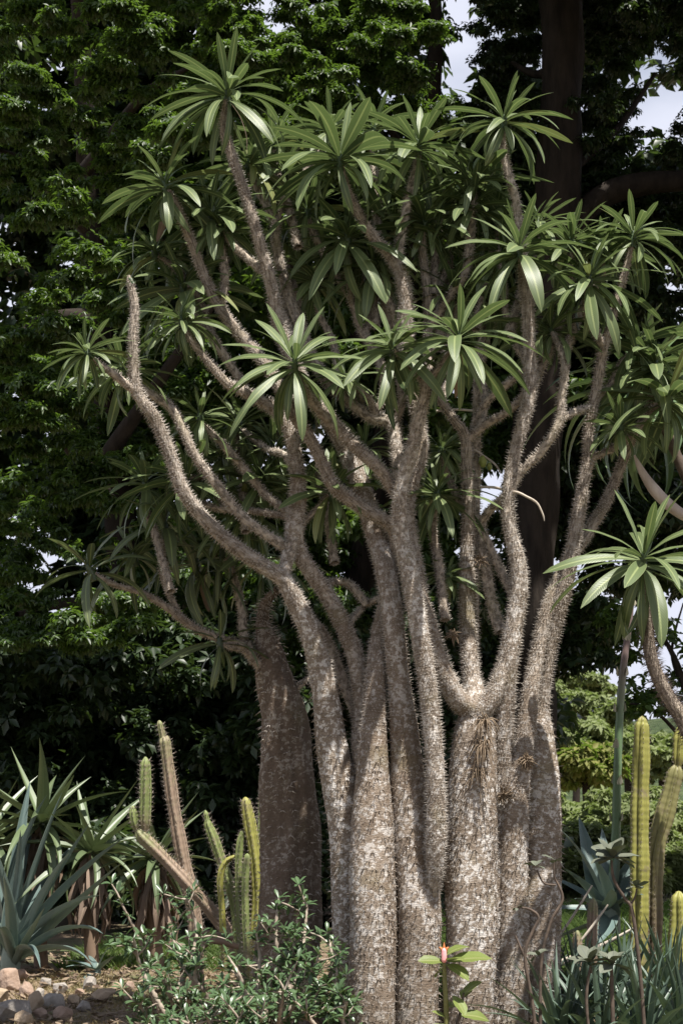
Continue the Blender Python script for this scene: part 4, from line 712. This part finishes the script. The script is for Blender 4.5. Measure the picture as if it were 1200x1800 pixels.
# ------------------------------------------------------------------ cacti
def cactus_mat(name, c0, c1, base, h0=.25, h1=.6):
    m, nt, b = newmat(name); a = attr(nt, 'age'); n = noise(nt, geo(nt).outputs['Position'], 22, 4, .65)
    c = mixc(nt, n, c0, c1); c = mixc(nt, ramp(nt, mth(nt, 'ADD', a, mth(nt, 'MULTIPLY', mth(nt, 'SUBTRACT', n, .5), .5)), [(h0, (1, 1, 1)), (h1, (0, 0, 0))]), c, base)
    sc_ = ramp(nt, noise(nt, geo(nt).outputs['Position'], 9, 4, .7), [(.56, (0, 0, 0)), (.66, (.75, .75, .75))]); c = mixc(nt, sc_, c, (.19, .155, .10))
    nt.links.new(c, b.inputs['Base Color']); b.inputs['Roughness'].default_value = .55; b.inputs['Specular IOR Level'].default_value = .35; bump(nt, b, n, .3, .006); return m
M_CACG = cactus_mat('green cactus', (.115, .15, .05), (.20, .225, .08), (.20, .16, .10), .05, .3)
M_CACB = cactus_mat('corky cactus', (.13, .16, .06), (.20, .20, .09), (.24, .175, .125), .78, 1.02)
M_CACY = cactus_mat('yellow cactus', (.17, .175, .045), (.29, .27, .065), (.16, .14, .065), .02, .3)
M_CACO = cactus_mat('old cactus', (.13, .13, .05), (.2, .18, .07), (.12, .09, .06), .3, .7)
def ribbed(t, pts, ribs, mat, name='stem', depth=.24, spl=9, sm=M_SPINE, seed=0, parent=None, label=None, flat=1.0, blunt=True):
    P, R = pts3(pts); mpp = scl(*pts[0][:2], pts[0][3]); seg = ribs*6
    V, F, fr = tube(P, R, 3*mpp, seg, lambda rad, a, L: rad*(1-depth*.5+depth*.5*np.abs(np.cos(a*ribs/2))**.7*2-depth*.25)*(1+.02*np.sin(L/mpp*.5)+.045*np.sin(L/mpp*.07+seed)+.03*np.sin(L/mpp*.031+a)))
    ob = t.part(name, V, F, mat, parent, attrs={'age': np.repeat(fr[2]/fr[2][-1], seg)}, label=label)
    Q, r, L, T, N, B = fr; rng = np.random.default_rng(seed); rows = np.arange(3*mpp, L[-1]-2*mpp, 8*mpp); Vs = []
    for l in rows:
        q = [np.array([np.interp(l, L, X[:, c]) for c in range(3)]) for X in (Q, T, N, B)]; rr = np.interp(l, L, r)
        for k in range(ribs):
            a = k*2*math.pi/ribs; out = q[2]*math.cos(a)+q[3]*math.sin(a); p = q[0]+out*rr*1.08
            for j in range(4):
                d = nrm(out+rng.normal(0, .55, 3)); e1 = nrm(np.cross(d, [.3, .5, .8])); e2 = np.cross(d, e1); th = .4*mpp
                Vs += [p+e1*th, p-e1*th*.5+e2*th*.8, p-e1*th*.5-e2*th*.8, p+d*spl*mpp*rng.uniform(.5, 1.2)]
    V = np.array(Vs); i = np.arange(len(V)//4)[:, None]*4; F = np.concatenate([i+np.array([[0, 1, 3]]), i+np.array([[1, 2, 3]]), i+np.array([[2, 0, 3]])])
    t.part('spines', V, F, sm, ob, 'stuff', smooth=False); return ob
def cactus(label, stems, Y, x, group='left columnar cacti'):
    t = Thing('columnar_cactus', label, 'cactus', (at(x, 1700, Y)[0], Y, 0), group)
    for i, (pts, ribs, mat, kw) in enumerate(stems): ribbed(t, [(a, b, r, Y+dy) for a, b, r, dy in pts], ribs, mat, seed=i+x, **kw)
    return t
cactus('leaning brown cactus branch with two pale green upright shoots on its end', [([(440, 1725, 12, .2), (401, 1640, 12, .1), (340, 1565, 11, 0), (290, 1510, 10.5, 0), (252, 1472, 11, 0), (243, 1460, 7, 0), (240, 1456, 1, 0)], 6, M_CACB, {}),
    ([(255, 1462, 5, 0), (255, 1440, 9.5, 0), (256, 1390, 11, 0), (256, 1345, 8.5, 0), (256, 1334, 4, 0), (256, 1330, .5, 0)], 8, M_CACG, {'name': 'shoot'}), ([(242, 1462, 4, 0), (237, 1445, 8, 0), (234, 1428, 7.5, 0), (234, 1419, 3.5, 0), (234, 1416, .5, 0)], 8, M_CACG, {'name': 'shoot'})], 3.4, 420)
cactus('tall slender brown ribbed cactus with a narrow green tip', [([(346, 1760, 13, 0), (343, 1622, 12.5, 0), (322, 1510, 12, 0), (303, 1403, 11, 0), (290, 1305, 9.5, 0), (287, 1297, 6, 0), (281, 1272, 5, 0), (280, 1266, .6, 0)], 7, M_CACB, {})], 3.7, 346)
cactus('green ribbed cactus with a small knob tip, beside the yellow cactus', [([(428, 1750, 10, 0), (415, 1600, 10, 0), (397, 1538, 9.5, 0), (376, 1475, 9, 0), (366, 1450, 7.5, 0), (364, 1440, 4.5, 0), (362, 1430, 4.5, 0), (361, 1424, .5, 0)], 7, M_CACG, {})], 3.3, 428)
cactus('bright yellow cactus clump close to the brown smooth trunk', [([(440, 1740, 10, 0), (452, 1600, 11, 0), (450, 1520, 11.5, 0), (441, 1460, 11, 0), (433, 1415, 9.5, 0), (431, 1404, 5, 0), (430, 1401, .5, 0)], 7, M_CACY, {}), ([(430, 1700, 7, 0), (420, 1562, 7, 0), (421, 1490, 7, 0), (426, 1464, 5, 0), (427, 1460, .5, 0)], 6, M_CACG, {}),
    ([(435, 1700, 7, -.1), (431, 1567, 7, -.1), (434, 1510, 6, -.1), (435, 1500, .5, -.1)], 6, M_CACG, {}), ([(394, 1700, 5.5, 0), (391, 1608, 5.5, 0), (387, 1545, 5.5, 0), (396, 1516, 5, 0), (412, 1506, 4, 0), (414, 1506, .5, 0)], 5, M_CACY, {})], 3.1, 440)
cactus('short pale cactus tip half hidden behind the brown smooth trunk', [([(458, 1700, 8, 0), (459, 1500, 8, 0), (461, 1415, 7, 0), (462, 1403, 3.5, 0), (462, 1400, .4, 0)], 7, M_CACG, {})], 3.5, 458)
cactus('tall yellow green ribbed cactus column at the right', [([(1122, 1760, 17, 0), (1122, 1640, 16, 0), (1123, 1540, 16, 0), (1124, 1400, 15.5, 0), (1127, 1290, 13.5, 0), (1128, 1268, 9, 0), (1128, 1258, 1, 0)], 6, M_CACY, {'depth': .42, 'spl': 6})], 1.6, 1122, 'right columnar cacti')
cactus('old olive cactus arm with a yellow new top at the right edge', [([(1146, 1780, 17, 0), (1147, 1560, 16, 0), (1152, 1490, 16, 0), (1168, 1430, 16, 0), (1184, 1365, 14, 0), (1189, 1345, 6, 0), (1190, 1340, 1, 0)], 6, M_CACO, {'depth': .42, 'spl': 5}), ([(1189, 1352, 5, 0), (1191, 1330, 11, 0), (1193, 1300, 10.5, 0), (1193, 1283, 6, 0), (1193, 1276, .6, 0)], 6, M_CACY, {'name': 'new_top', 'depth': .4, 'spl': 4})], 1.75, 1146, 'right columnar cacti')
cactus('stout short yellow cactus low at the right edge', [([(1192, 1800, 19, 0), (1193, 1640, 18, 0), (1192, 1585, 14, 0), (1192, 1570, 6, 0), (1192, 1566, .6, 0)], 6, M_CACY, {'depth': .42, 'spl': 5})], 1.3, 1192, 'right columnar cacti')
cactus('short brown bristly cactus between the dead stalks', [([(1040, 1760, 9, 0), (1040, 1650, 9.5, 0), (1041, 1595, 8, 0), (1042, 1583, 4, 0), (1042, 1578, .5, 0)], 8, M_CACB, {'spl': 6})], 1.1, 1040, 'right columnar cacti')
cactus('dull brown cactus stub left of the short bristly one', [([(1014, 1760, 8, 0), (1014, 1660, 8.5, 0), (1014, 1640, 5, 0), (1014, 1635, .5, 0)], 8, M_CACB, {'spl': 6})], 1.0, 1014, 'right columnar cacti')

# ------------------------------------------------------------------ shrubs and thin stems in front
def small_leaves(P, D, L, rng, hw=.17):
    """P places, D directions, L lengths: merged obovate leaves (quads)"""
    B0 = [leaf_blade(d, hw, 4, .5, .2, 0, 1.5, .12, k) for k, d in enumerate((.2, .6))]
    Vs = []; Fs = []; uv = []; rn = []; k = 0
    for p, d, l in zip(P, D, L):
        V, F, U = B0[rng.randrange(2)]; X, Yv, Z = basis(d, np.array([rng.uniform(-.4, .4), rng.uniform(-.6, .2), 1.0]), 0)
        Vs.append(xf(V, mtx(p, X, Yv, Z, l))); Fs.append(F+k); uv.append(U); rn.append(np.full(len(V), rng.random())); k += len(V)
    return np.concatenate(Vs), np.concatenate(Fs), np.concatenate(uv), np.concatenate(rn)
def shrub(label, base, targets, seed, leafpx=21, wood=M_SHRUBWOOD, dense=1.0):
    rng = random.Random(seed); b = at(*base); t = Thing('shrub', label, 'shrub', (b[0], base[2], 0), 'thorny shrubs in the foreground'); LP = []; LD = []; LL = []
    s = scl(*base)
    for (x, y, Y) in targets:
        P = [np.array([b[0], base[2], max(-.02, min(0, b[2]))])]; e = at(x, y, Y)
        for k in (0.25, .5, .75): P.append(P[0]*(1-k)+e*k+np.array([rng.uniform(-1, 1), rng.uniform(-1, 1), rng.uniform(-.5, .8)])*22*s)
        P.append(e); V, F, fr = tube(P, [7*s, 6*s, 4.5*s, 3.5*s, 2*s], 4*s, 7, lambda rad, a, L: rad*(1+.18*np.sin(L/s*.55)+.1*np.sin(a*2+L/s*.3))); br = t.part('branch', V, F, wood)
        Q, r, L, T, N, B = fr; tw = []
        for q in range(int(9*dense)):
            i = int(len(Q)*rng.uniform(.35, .99)); d = nrm(np.array([rng.gauss(0, 1), rng.gauss(0, .8), rng.gauss(.5, .6)])); l = rng.uniform(20, 55)*s; en = Q[i]+d*l; md = Q[i]+d*l*.5+np.array([0, 0, rng.uniform(-6, 8)*s])
            V, F, f2 = tube([Q[i], md, en], [2.4*s, 1.8*s, 1*s], 6*s, 5); tw.append((V, F))
            for c in range(2):
                p0 = en if c == 0 else md
                for j in range(rng.randint(5, 9)):
                    dd = nrm(d*.5+np.array([rng.gauss(0, 1), rng.gauss(0, 1), rng.gauss(.35, .7)])); LP.append(p0+dd*2*s); LD.append(dd); LL.append(leafpx*s*rng.uniform(.6, 1.15))
        for c0 in (Q[-1], Q[int(len(Q)*.9)]):
            for j in range(9):
                dd = nrm(np.array([rng.gauss(0, 1), rng.gauss(0, 1), rng.gauss(.5, .7)])); LP.append(c0+dd*2*s); LD.append(dd); LL.append(leafpx*s*rng.uniform(.6, 1.15))
        if tw: V, F = cat(tw); t.part('twigs', V, F, wood, br, 'stuff')
    V, F, uv, rn = small_leaves(LP, LD, LL, rng); t.part('leaves', V, F, M_SHRUB, kind='stuff', attrs={'rnd': rn}, uv=uv)
    return t
shrub('dark green shrub with twisted pale stems below the leaning cactus', (330, 1850, -.4), [(215, 1590, -.3), (235, 1650, -.5), (300, 1640, -.2), (330, 1580, -.2), (290, 1720, -.8), (360, 1660, -.5), (330, 1740, -.9), (240, 1760, -.6)], 1)
shrub('dense glossy shrub in front of the brown smooth trunk', (470, 1860, -.6), [(400, 1680, -.6), (450, 1640, -.4), (490, 1580, -.3), (520, 1640, -.5), (560, 1680, -.7), (430, 1740, -1.0), (500, 1740, -1.0), (540, 1590, -.3), (380, 1760, -1)], 2, dense=1.2)
shrub('low glossy shrub against the foot of the leftmost silver trunk', (590, 1870, -.8), [(560, 1740, -.8), (590, 1680, -.6), (610, 1760, -.9), (540, 1780, -1.0), (575, 1640, -.5)], 3)
shrub('low sprawling shrub at the bottom between rocks and thorny shrubs', (400, 1900, -1.3), [(300, 1790, -1.4), (360, 1780, -1.4), (420, 1790, -1.4), (470, 1785, -1.4), (260, 1800, -1.3)], 4)

LB = [leaf_blade(d, .26, 7, .35, .15, .05, 1.15, .1, k+40) for k, d in enumerate((.25, .7))]
def leafmeshes(mat): return [mk_mesh('leaf', V, F, mat, True, None, U) for V, F, U in LB]
KALM = leafmeshes(M_KAL); LIMM = leafmeshes(M_LIME)
def felt_plant(label, stems, heads, Y, seed):
    rng = random.Random(seed); b = at(stems[0][0][0], 1850, Y); t = Thing('felt_leaf_plant', label, 'plant', (b[0], Y, 0), 'thin stemmed felt leaved plants')
    for L in stems:
        V, F = thread([(x, y, r*.72, Y) for x, y, r in L], .015, 7); t.part('stem', V, F, M_DARKWOOD)
    for x, y, R, n in heads:
        c = at(x, y, Y); s = scl(x, y, Y)
        for i in range(n):
            ph = i*2.4+seed; el = rng.uniform(-.25, 1.1); d = np.array([math.cos(ph)*math.cos(el), math.sin(ph)*math.cos(el), math.sin(el)]); X, Yv, Z = basis(d, np.array([0, 0, 1.0]), rng.uniform(-.4, .4))
            t.inst('leaf', KALM[rng.randrange(2)], mtx(c, X, Yv, Z, R*s*rng.uniform(.7, 1.1)))
felt_plant('tall thin stem topped by dark felt leaves before the yellow cactus', [[(1135, 1860, 5), (1125, 1720, 5), (1111, 1604, 4.5), (1098, 1580, 4), (1078, 1545, 4), (1074, 1512, 2.5)], [(1108, 1590, 3), (1116, 1575, 2.5), (1118, 1562, 2)]], [(1076, 1508, 52, 13), (1118, 1560, 26, 6)], -.8, 5)
felt_plant('bare crooked stem with few grey leaves before the pale trunk', [[(945, 1860, 5), (936, 1770, 4.5), (922, 1683, 4), (934, 1641, 4), (946, 1613, 3.5), (930, 1598, 3), (908, 1595, 2)], [(925, 1690, 3), (905, 1645, 2.5)]], [(945, 1680, 22, 5), (908, 1596, 14, 3)], -.8, 6)
felt_plant('curved dark stem with two small grey leaf tufts near the pale trunk', [[(950, 1850, 4.5), (950, 1700, 4), (967, 1622, 4), (988, 1580, 3.5), (974, 1540, 3), (974, 1515, 2)], [(976, 1556, 3), (955, 1552, 2.5), (943, 1530, 2)]], [(975, 1512, 24, 4), (940, 1522, 24, 4)], -.7, 7)
felt_plant('low plant with broad grey green felt leaves among the spiky clumps', [[(1080, 1860, 6), (1076, 1780, 5.5), (1074, 1700, 4)], [(1040, 1860, 4), (1030, 1760, 4), (1037, 1698, 3)]], [(1074, 1695, 48, 11), (1036, 1692, 44, 9)], -.9, 8)
# lime leaved plant with pink bud
Y = -1.0; b = at(782, 1860, Y); t = Thing('budding_plant', 'small lime green leaved plant with one pink bud before the trunks', 'plant', (b[0], Y, 0))
V, F = thread([(786, 1880, 5, Y), (784, 1780, 4.5, Y), (781, 1720, 4, Y), (780, 1690, 3, Y)], .015, 8); t.part('stem', V, F, simple('green stem', (.10, .10, .03), (.18, .17, .05), 20, .5, .4, 0))
V, F = thread([(786, 1840, 4, Y), (806, 1790, 3, Y), (815, 1745, 2, Y)], .015, 7); t.part('stem', V, F, M_DARKWOOD)
rng = random.Random(3)
for (bx, by, x, y, dy) in [(780, 1690, 740, 1686, -.05), (782, 1680, 818, 1652, .03), (786, 1690, 856, 1676, -.03), (784, 1695, 822, 1708, -.1), (784, 1688, 812, 1680, -.12), (782, 1700, 760, 1708, .08), (812, 1750, 838, 1718, 0), (812, 1755, 822, 1735, .1), (796, 1750, 818, 1778, -.1), (806, 1785, 858, 1780, 0), (786, 1790, 762, 1776, 0), (786, 1800, 815, 1812, -.1), (784, 1800, 750, 1820, -.1), (785, 1770, 815, 1760, .1), (790, 1810, 830, 1835, 0)]:
    b0 = at(bx, by, Y); e = at(x, y, Y+dy); v = e-b0; X, Yv, Z = basis(v, np.array([0, -.35, 1.0]), rng.uniform(-.3, .3)); t.inst('leaf', LIMM[rng.randrange(2)], mtx(b0, X, Yv, Z, np.linalg.norm(v)*1.1))
V, F = thread([(780, 1692, 2, Y-.02), (780, 1688, 5, Y-.02), (780, 1678, 5, Y-.02), (780, 1670, 4, Y-.02), (780, 1666, .5, Y-.02)], .006, 10); t.part('bud', V, F, simple('pink bud', (.75, .22, .24), (.85, .42, .42), 30, .4, .4, 0), label='pink flower bud')
for dx in (-9, 0, 9):
    V, F = thread([(780, 1682, 3, Y), (780+dx*.5, 1668, 3, Y), (780+dx, 1656+abs(dx), .4, Y)], .006, 7); t.part('bract', V, F, simple('rusty bract', (.32, .10, .03), (.42, .16, .05), 30, .5, .3, 0))
# white dead stalks lying at the right
for k, (pts, lab) in enumerate([([(958, 1700, 3, .9), (1010, 1680, 3.5, .85), (1060, 1660, 3.5, .8), (1112, 1632, 2, .75)], 'long white dead stalk lying across the spiky clumps'), ([(962, 1708, 3, .8), (1000, 1690, 3, .75), (1045, 1682, 2, .7)], 'shorter white dead stalk under the long one'),
                                ([(966, 1668, 2, 1.2), (1000, 1620, 2.5, 1.2), (1040, 1556, 1.5, 1.2)], 'pale dead leaf blade slanting up to the right'), ([(1005, 1672, 2.5, 1.0), (1035, 1635, 2.5, 1.0), (1068, 1590, 1.5, 1.0)], 'grey dead stalk leaning beside the brown cactus'), ([(330, 1690, 6, 1.6), (370, 1655, 6, 1.6), (420, 1665, 5, 1.6)], 'brown fallen stem under the leaning cactus'), ([(325, 1650, 4, 1.8), (365, 1640, 5, 1.8), (410, 1650, 4, 1.8)], 'thin fallen brown stem above the thicker one')]):
    V, F = thread(pts, .02, 7); solo('dead_stalk', V, F, M_TWIG if k < 4 else M_DEADLEAF, lab, 'stalk', 'dead stalks', **({'uv': np.full((len(V), 2), .2)} if k >= 4 else {}))

# ------------------------------------------------------------------ rocks, grass
import bmesh
def rock(x, y, w, h, seed, label):
    rng = random.Random(seed); w *= 1.0; h *= 1.25; g = ground(x, y+h*.5); s = (g[1]+11)/FPX; bm = bmesh.new()
    for i in range(22):
        d = nrm(np.array([rng.gauss(0, 1) for _ in range(3)])); d = np.sign(d)*np.abs(d)**.8
        bm.verts.new((d[0]*w*s*rng.uniform(.8, 1.05), d[1]*w*s*.8*rng.uniform(.8, 1.05), d[2]*h*s*rng.uniform(.8, 1.05)))
    r = bmesh.ops.convex_hull(bm, input=bm.verts); bmesh.ops.delete(bm, geom=[v for v in bm.verts if not v.link_faces], context='VERTS')
    bmesh.ops.bevel(bm, geom=list(bm.edges), offset=1.6*s, segments=1, affect='EDGES', clamp_overlap=True)
    me = bpy.data.meshes.new('rock'); bm.to_mesh(me); bm.free(); me.materials.append(ROCKM[seed % 3])
    ob = bpy.data.objects.new('rock', me); COL.objects.link(ob); ob.location = (g[0], g[1], h*s*.55); ob.rotation_euler = (rng.uniform(-.15, .15), rng.uniform(-.2, .2), rng.uniform(0, 6))
    ob['label'] = label; ob['category'] = 'rock'; ob['group'] = 'rocks along the bed edge'
ROCKM = [simple('pinkish rock', (.20, .135, .095), (.36, .27, .215), 9, .9, .2, .8, 30, .015), simple('grey rock', (.17, .15, .13), (.35, .32, .285), 9, .9, .2, .8, 25, .015), simple('tan rock', (.23, .17, .11), (.38, .30, .22), 9, .9, .2, .8, 30, .015)]
for k, (x, y, w_, h_, lab) in enumerate([(12, 1728, 32, 20, 'broad rock at the left edge under the agave'), (25, 1782, 36, 22, 'big tan rock in the bottom left corner'), (62, 1768, 17, 20, 'upright grey rock beside the big tan corner rock'), (48, 1745, 18, 14, 'pale grey rock behind the upright grey one'), (95, 1762, 24, 16, 'wide rock in the middle of the left rock row'), (128, 1762, 14, 12, 'small rounded rock right of the wide rock'), (72, 1785, 14, 10, 'small rock at the bottom edge beside the corner rock'),
                             (158, 1732, 14, 12, 'pink rock by the young agave'), (185, 1752, 24, 12, 'flat pale rock between the young agave and the shrub'), (228, 1735, 11, 9, 'small rock half under the shrub'), (105, 1738, 16, 9, 'low rock behind the wide rock'), (205, 1735, 12, 7, 'little flat rock behind the flat pale one'), (140, 1745, 10, 6, 'tiny rock between the pink rock and the small rounded one'), (80, 1728, 14, 8, 'half buried rock in the shade under the agave'), (45, 1792, 20, 14, 'rock at the bottom edge wedged right of the tan corner rock'), (110, 1785, 20, 13, 'brownish rock at the bottom edge below the wide rock'), (148, 1772, 15, 10, 'rock right of the small rounded one near the bottom'), (5, 1755, 18, 14, 'rock cut by the left edge above the corner rock'), (36, 1716, 15, 10, 'upper rock leaning under the agave leaves'), (70, 1750, 12, 10, 'knobbly rock between the pale grey and the wide rock'), (245, 1752, 14, 9, 'flat rock at the foot of the shrub')]):
    rock(x, y, w_, h_, k+3, lab)
def grass(name, label, n, region, h, mat, seed):
    rng = np.random.default_rng(seed); x = rng.uniform(*region[:2], n); y = rng.uniform(*region[2:], n); a = rng.uniform(0, 6.28, n); l = h*rng.uniform(.4, 1.2, n)
    b = np.stack([x, y, np.full(n, -.01)], -1); sd = np.stack([np.cos(a), np.sin(a), 0*a], -1)*.006; ln = np.stack([rng.normal(0, .5, n), rng.normal(0, .5, n), np.ones(n)], -1)*l[:, None]
    V = np.stack([b-sd, b+sd, b+ln*.6+sd*.6, b+ln*np.array([1.3, 1.3, .95])], 1).reshape(-1, 3); i = np.arange(n)[:, None]*4
    F = np.concatenate([i+np.array([[0, 1, 2]]), i+np.array([[0, 2, 3]])]); solo(name, V, F, mat, label, 'grass', kind='stuff', smooth=False, attrs={'rnd': np.repeat(rng.random(n), 4)}, base=(x.mean(), y.mean(), 0))
M_GRASS = fol_mat('fresh grass', (.05, .085, .018), (.09, .135, .03), rough=.6)
M_DRYG = fol_mat('dry grass', (.14, .105, .05), (.23, .185, .09), rough=.8, trans=.15, tc=(.3, .24, .1))
grass('green_grass', 'fresh green grass behind the rocks', 7000, (-2.6, -.6, 5.0, 8.0), .11, M_GRASS, 1)
grass('dry_grass', 'short dry grass and litter on the path', 26000, (-4.0, .2, -1.6, 5.0), .04, M_DRYG, 2)
grass('rough_grass', 'rough green grass between the cacti on the right', 16000, (.8, 4.5, 2.0, 11), .3, M_GRASS, 3)

def litter(label, n, region, seed):
    rng = np.random.default_rng(seed); x = rng.uniform(*region[:2], n); y = rng.uniform(*region[2:], n); a = rng.uniform(0, 6.28, n); l = rng.uniform(.02, .07, n); z = rng.uniform(.004, .03, n)
    d = np.stack([np.cos(a), np.sin(a), rng.normal(0, .25, n)], -1)*l[:, None]; sd = np.stack([-np.sin(a), np.cos(a), rng.normal(0, .3, n)], -1)*(l*.28)[:, None]; c = np.stack([x, y, z+.012], -1)
    V = np.stack([c-d, c+sd, c+d, c-sd], 1).reshape(-1, 3); F = np.arange(4*n).reshape(-1, 4)
    solo('leaf_litter', V, F, fol_mat('leaf litter', (.07, .045, .03), (.24, .18, .12), rough=.85, trans=.1, tc=(.2, .13, .07)), label, 'leaf litter', kind='stuff', smooth=False, attrs={'rnd': np.repeat(rng.random(n), 4)}, base=(x.mean(), y.mean(), 0))
litter('dry fallen leaves scattered over the bed and path', 9000, (-4.2, 3.2, -1.6, 7.0), 8)
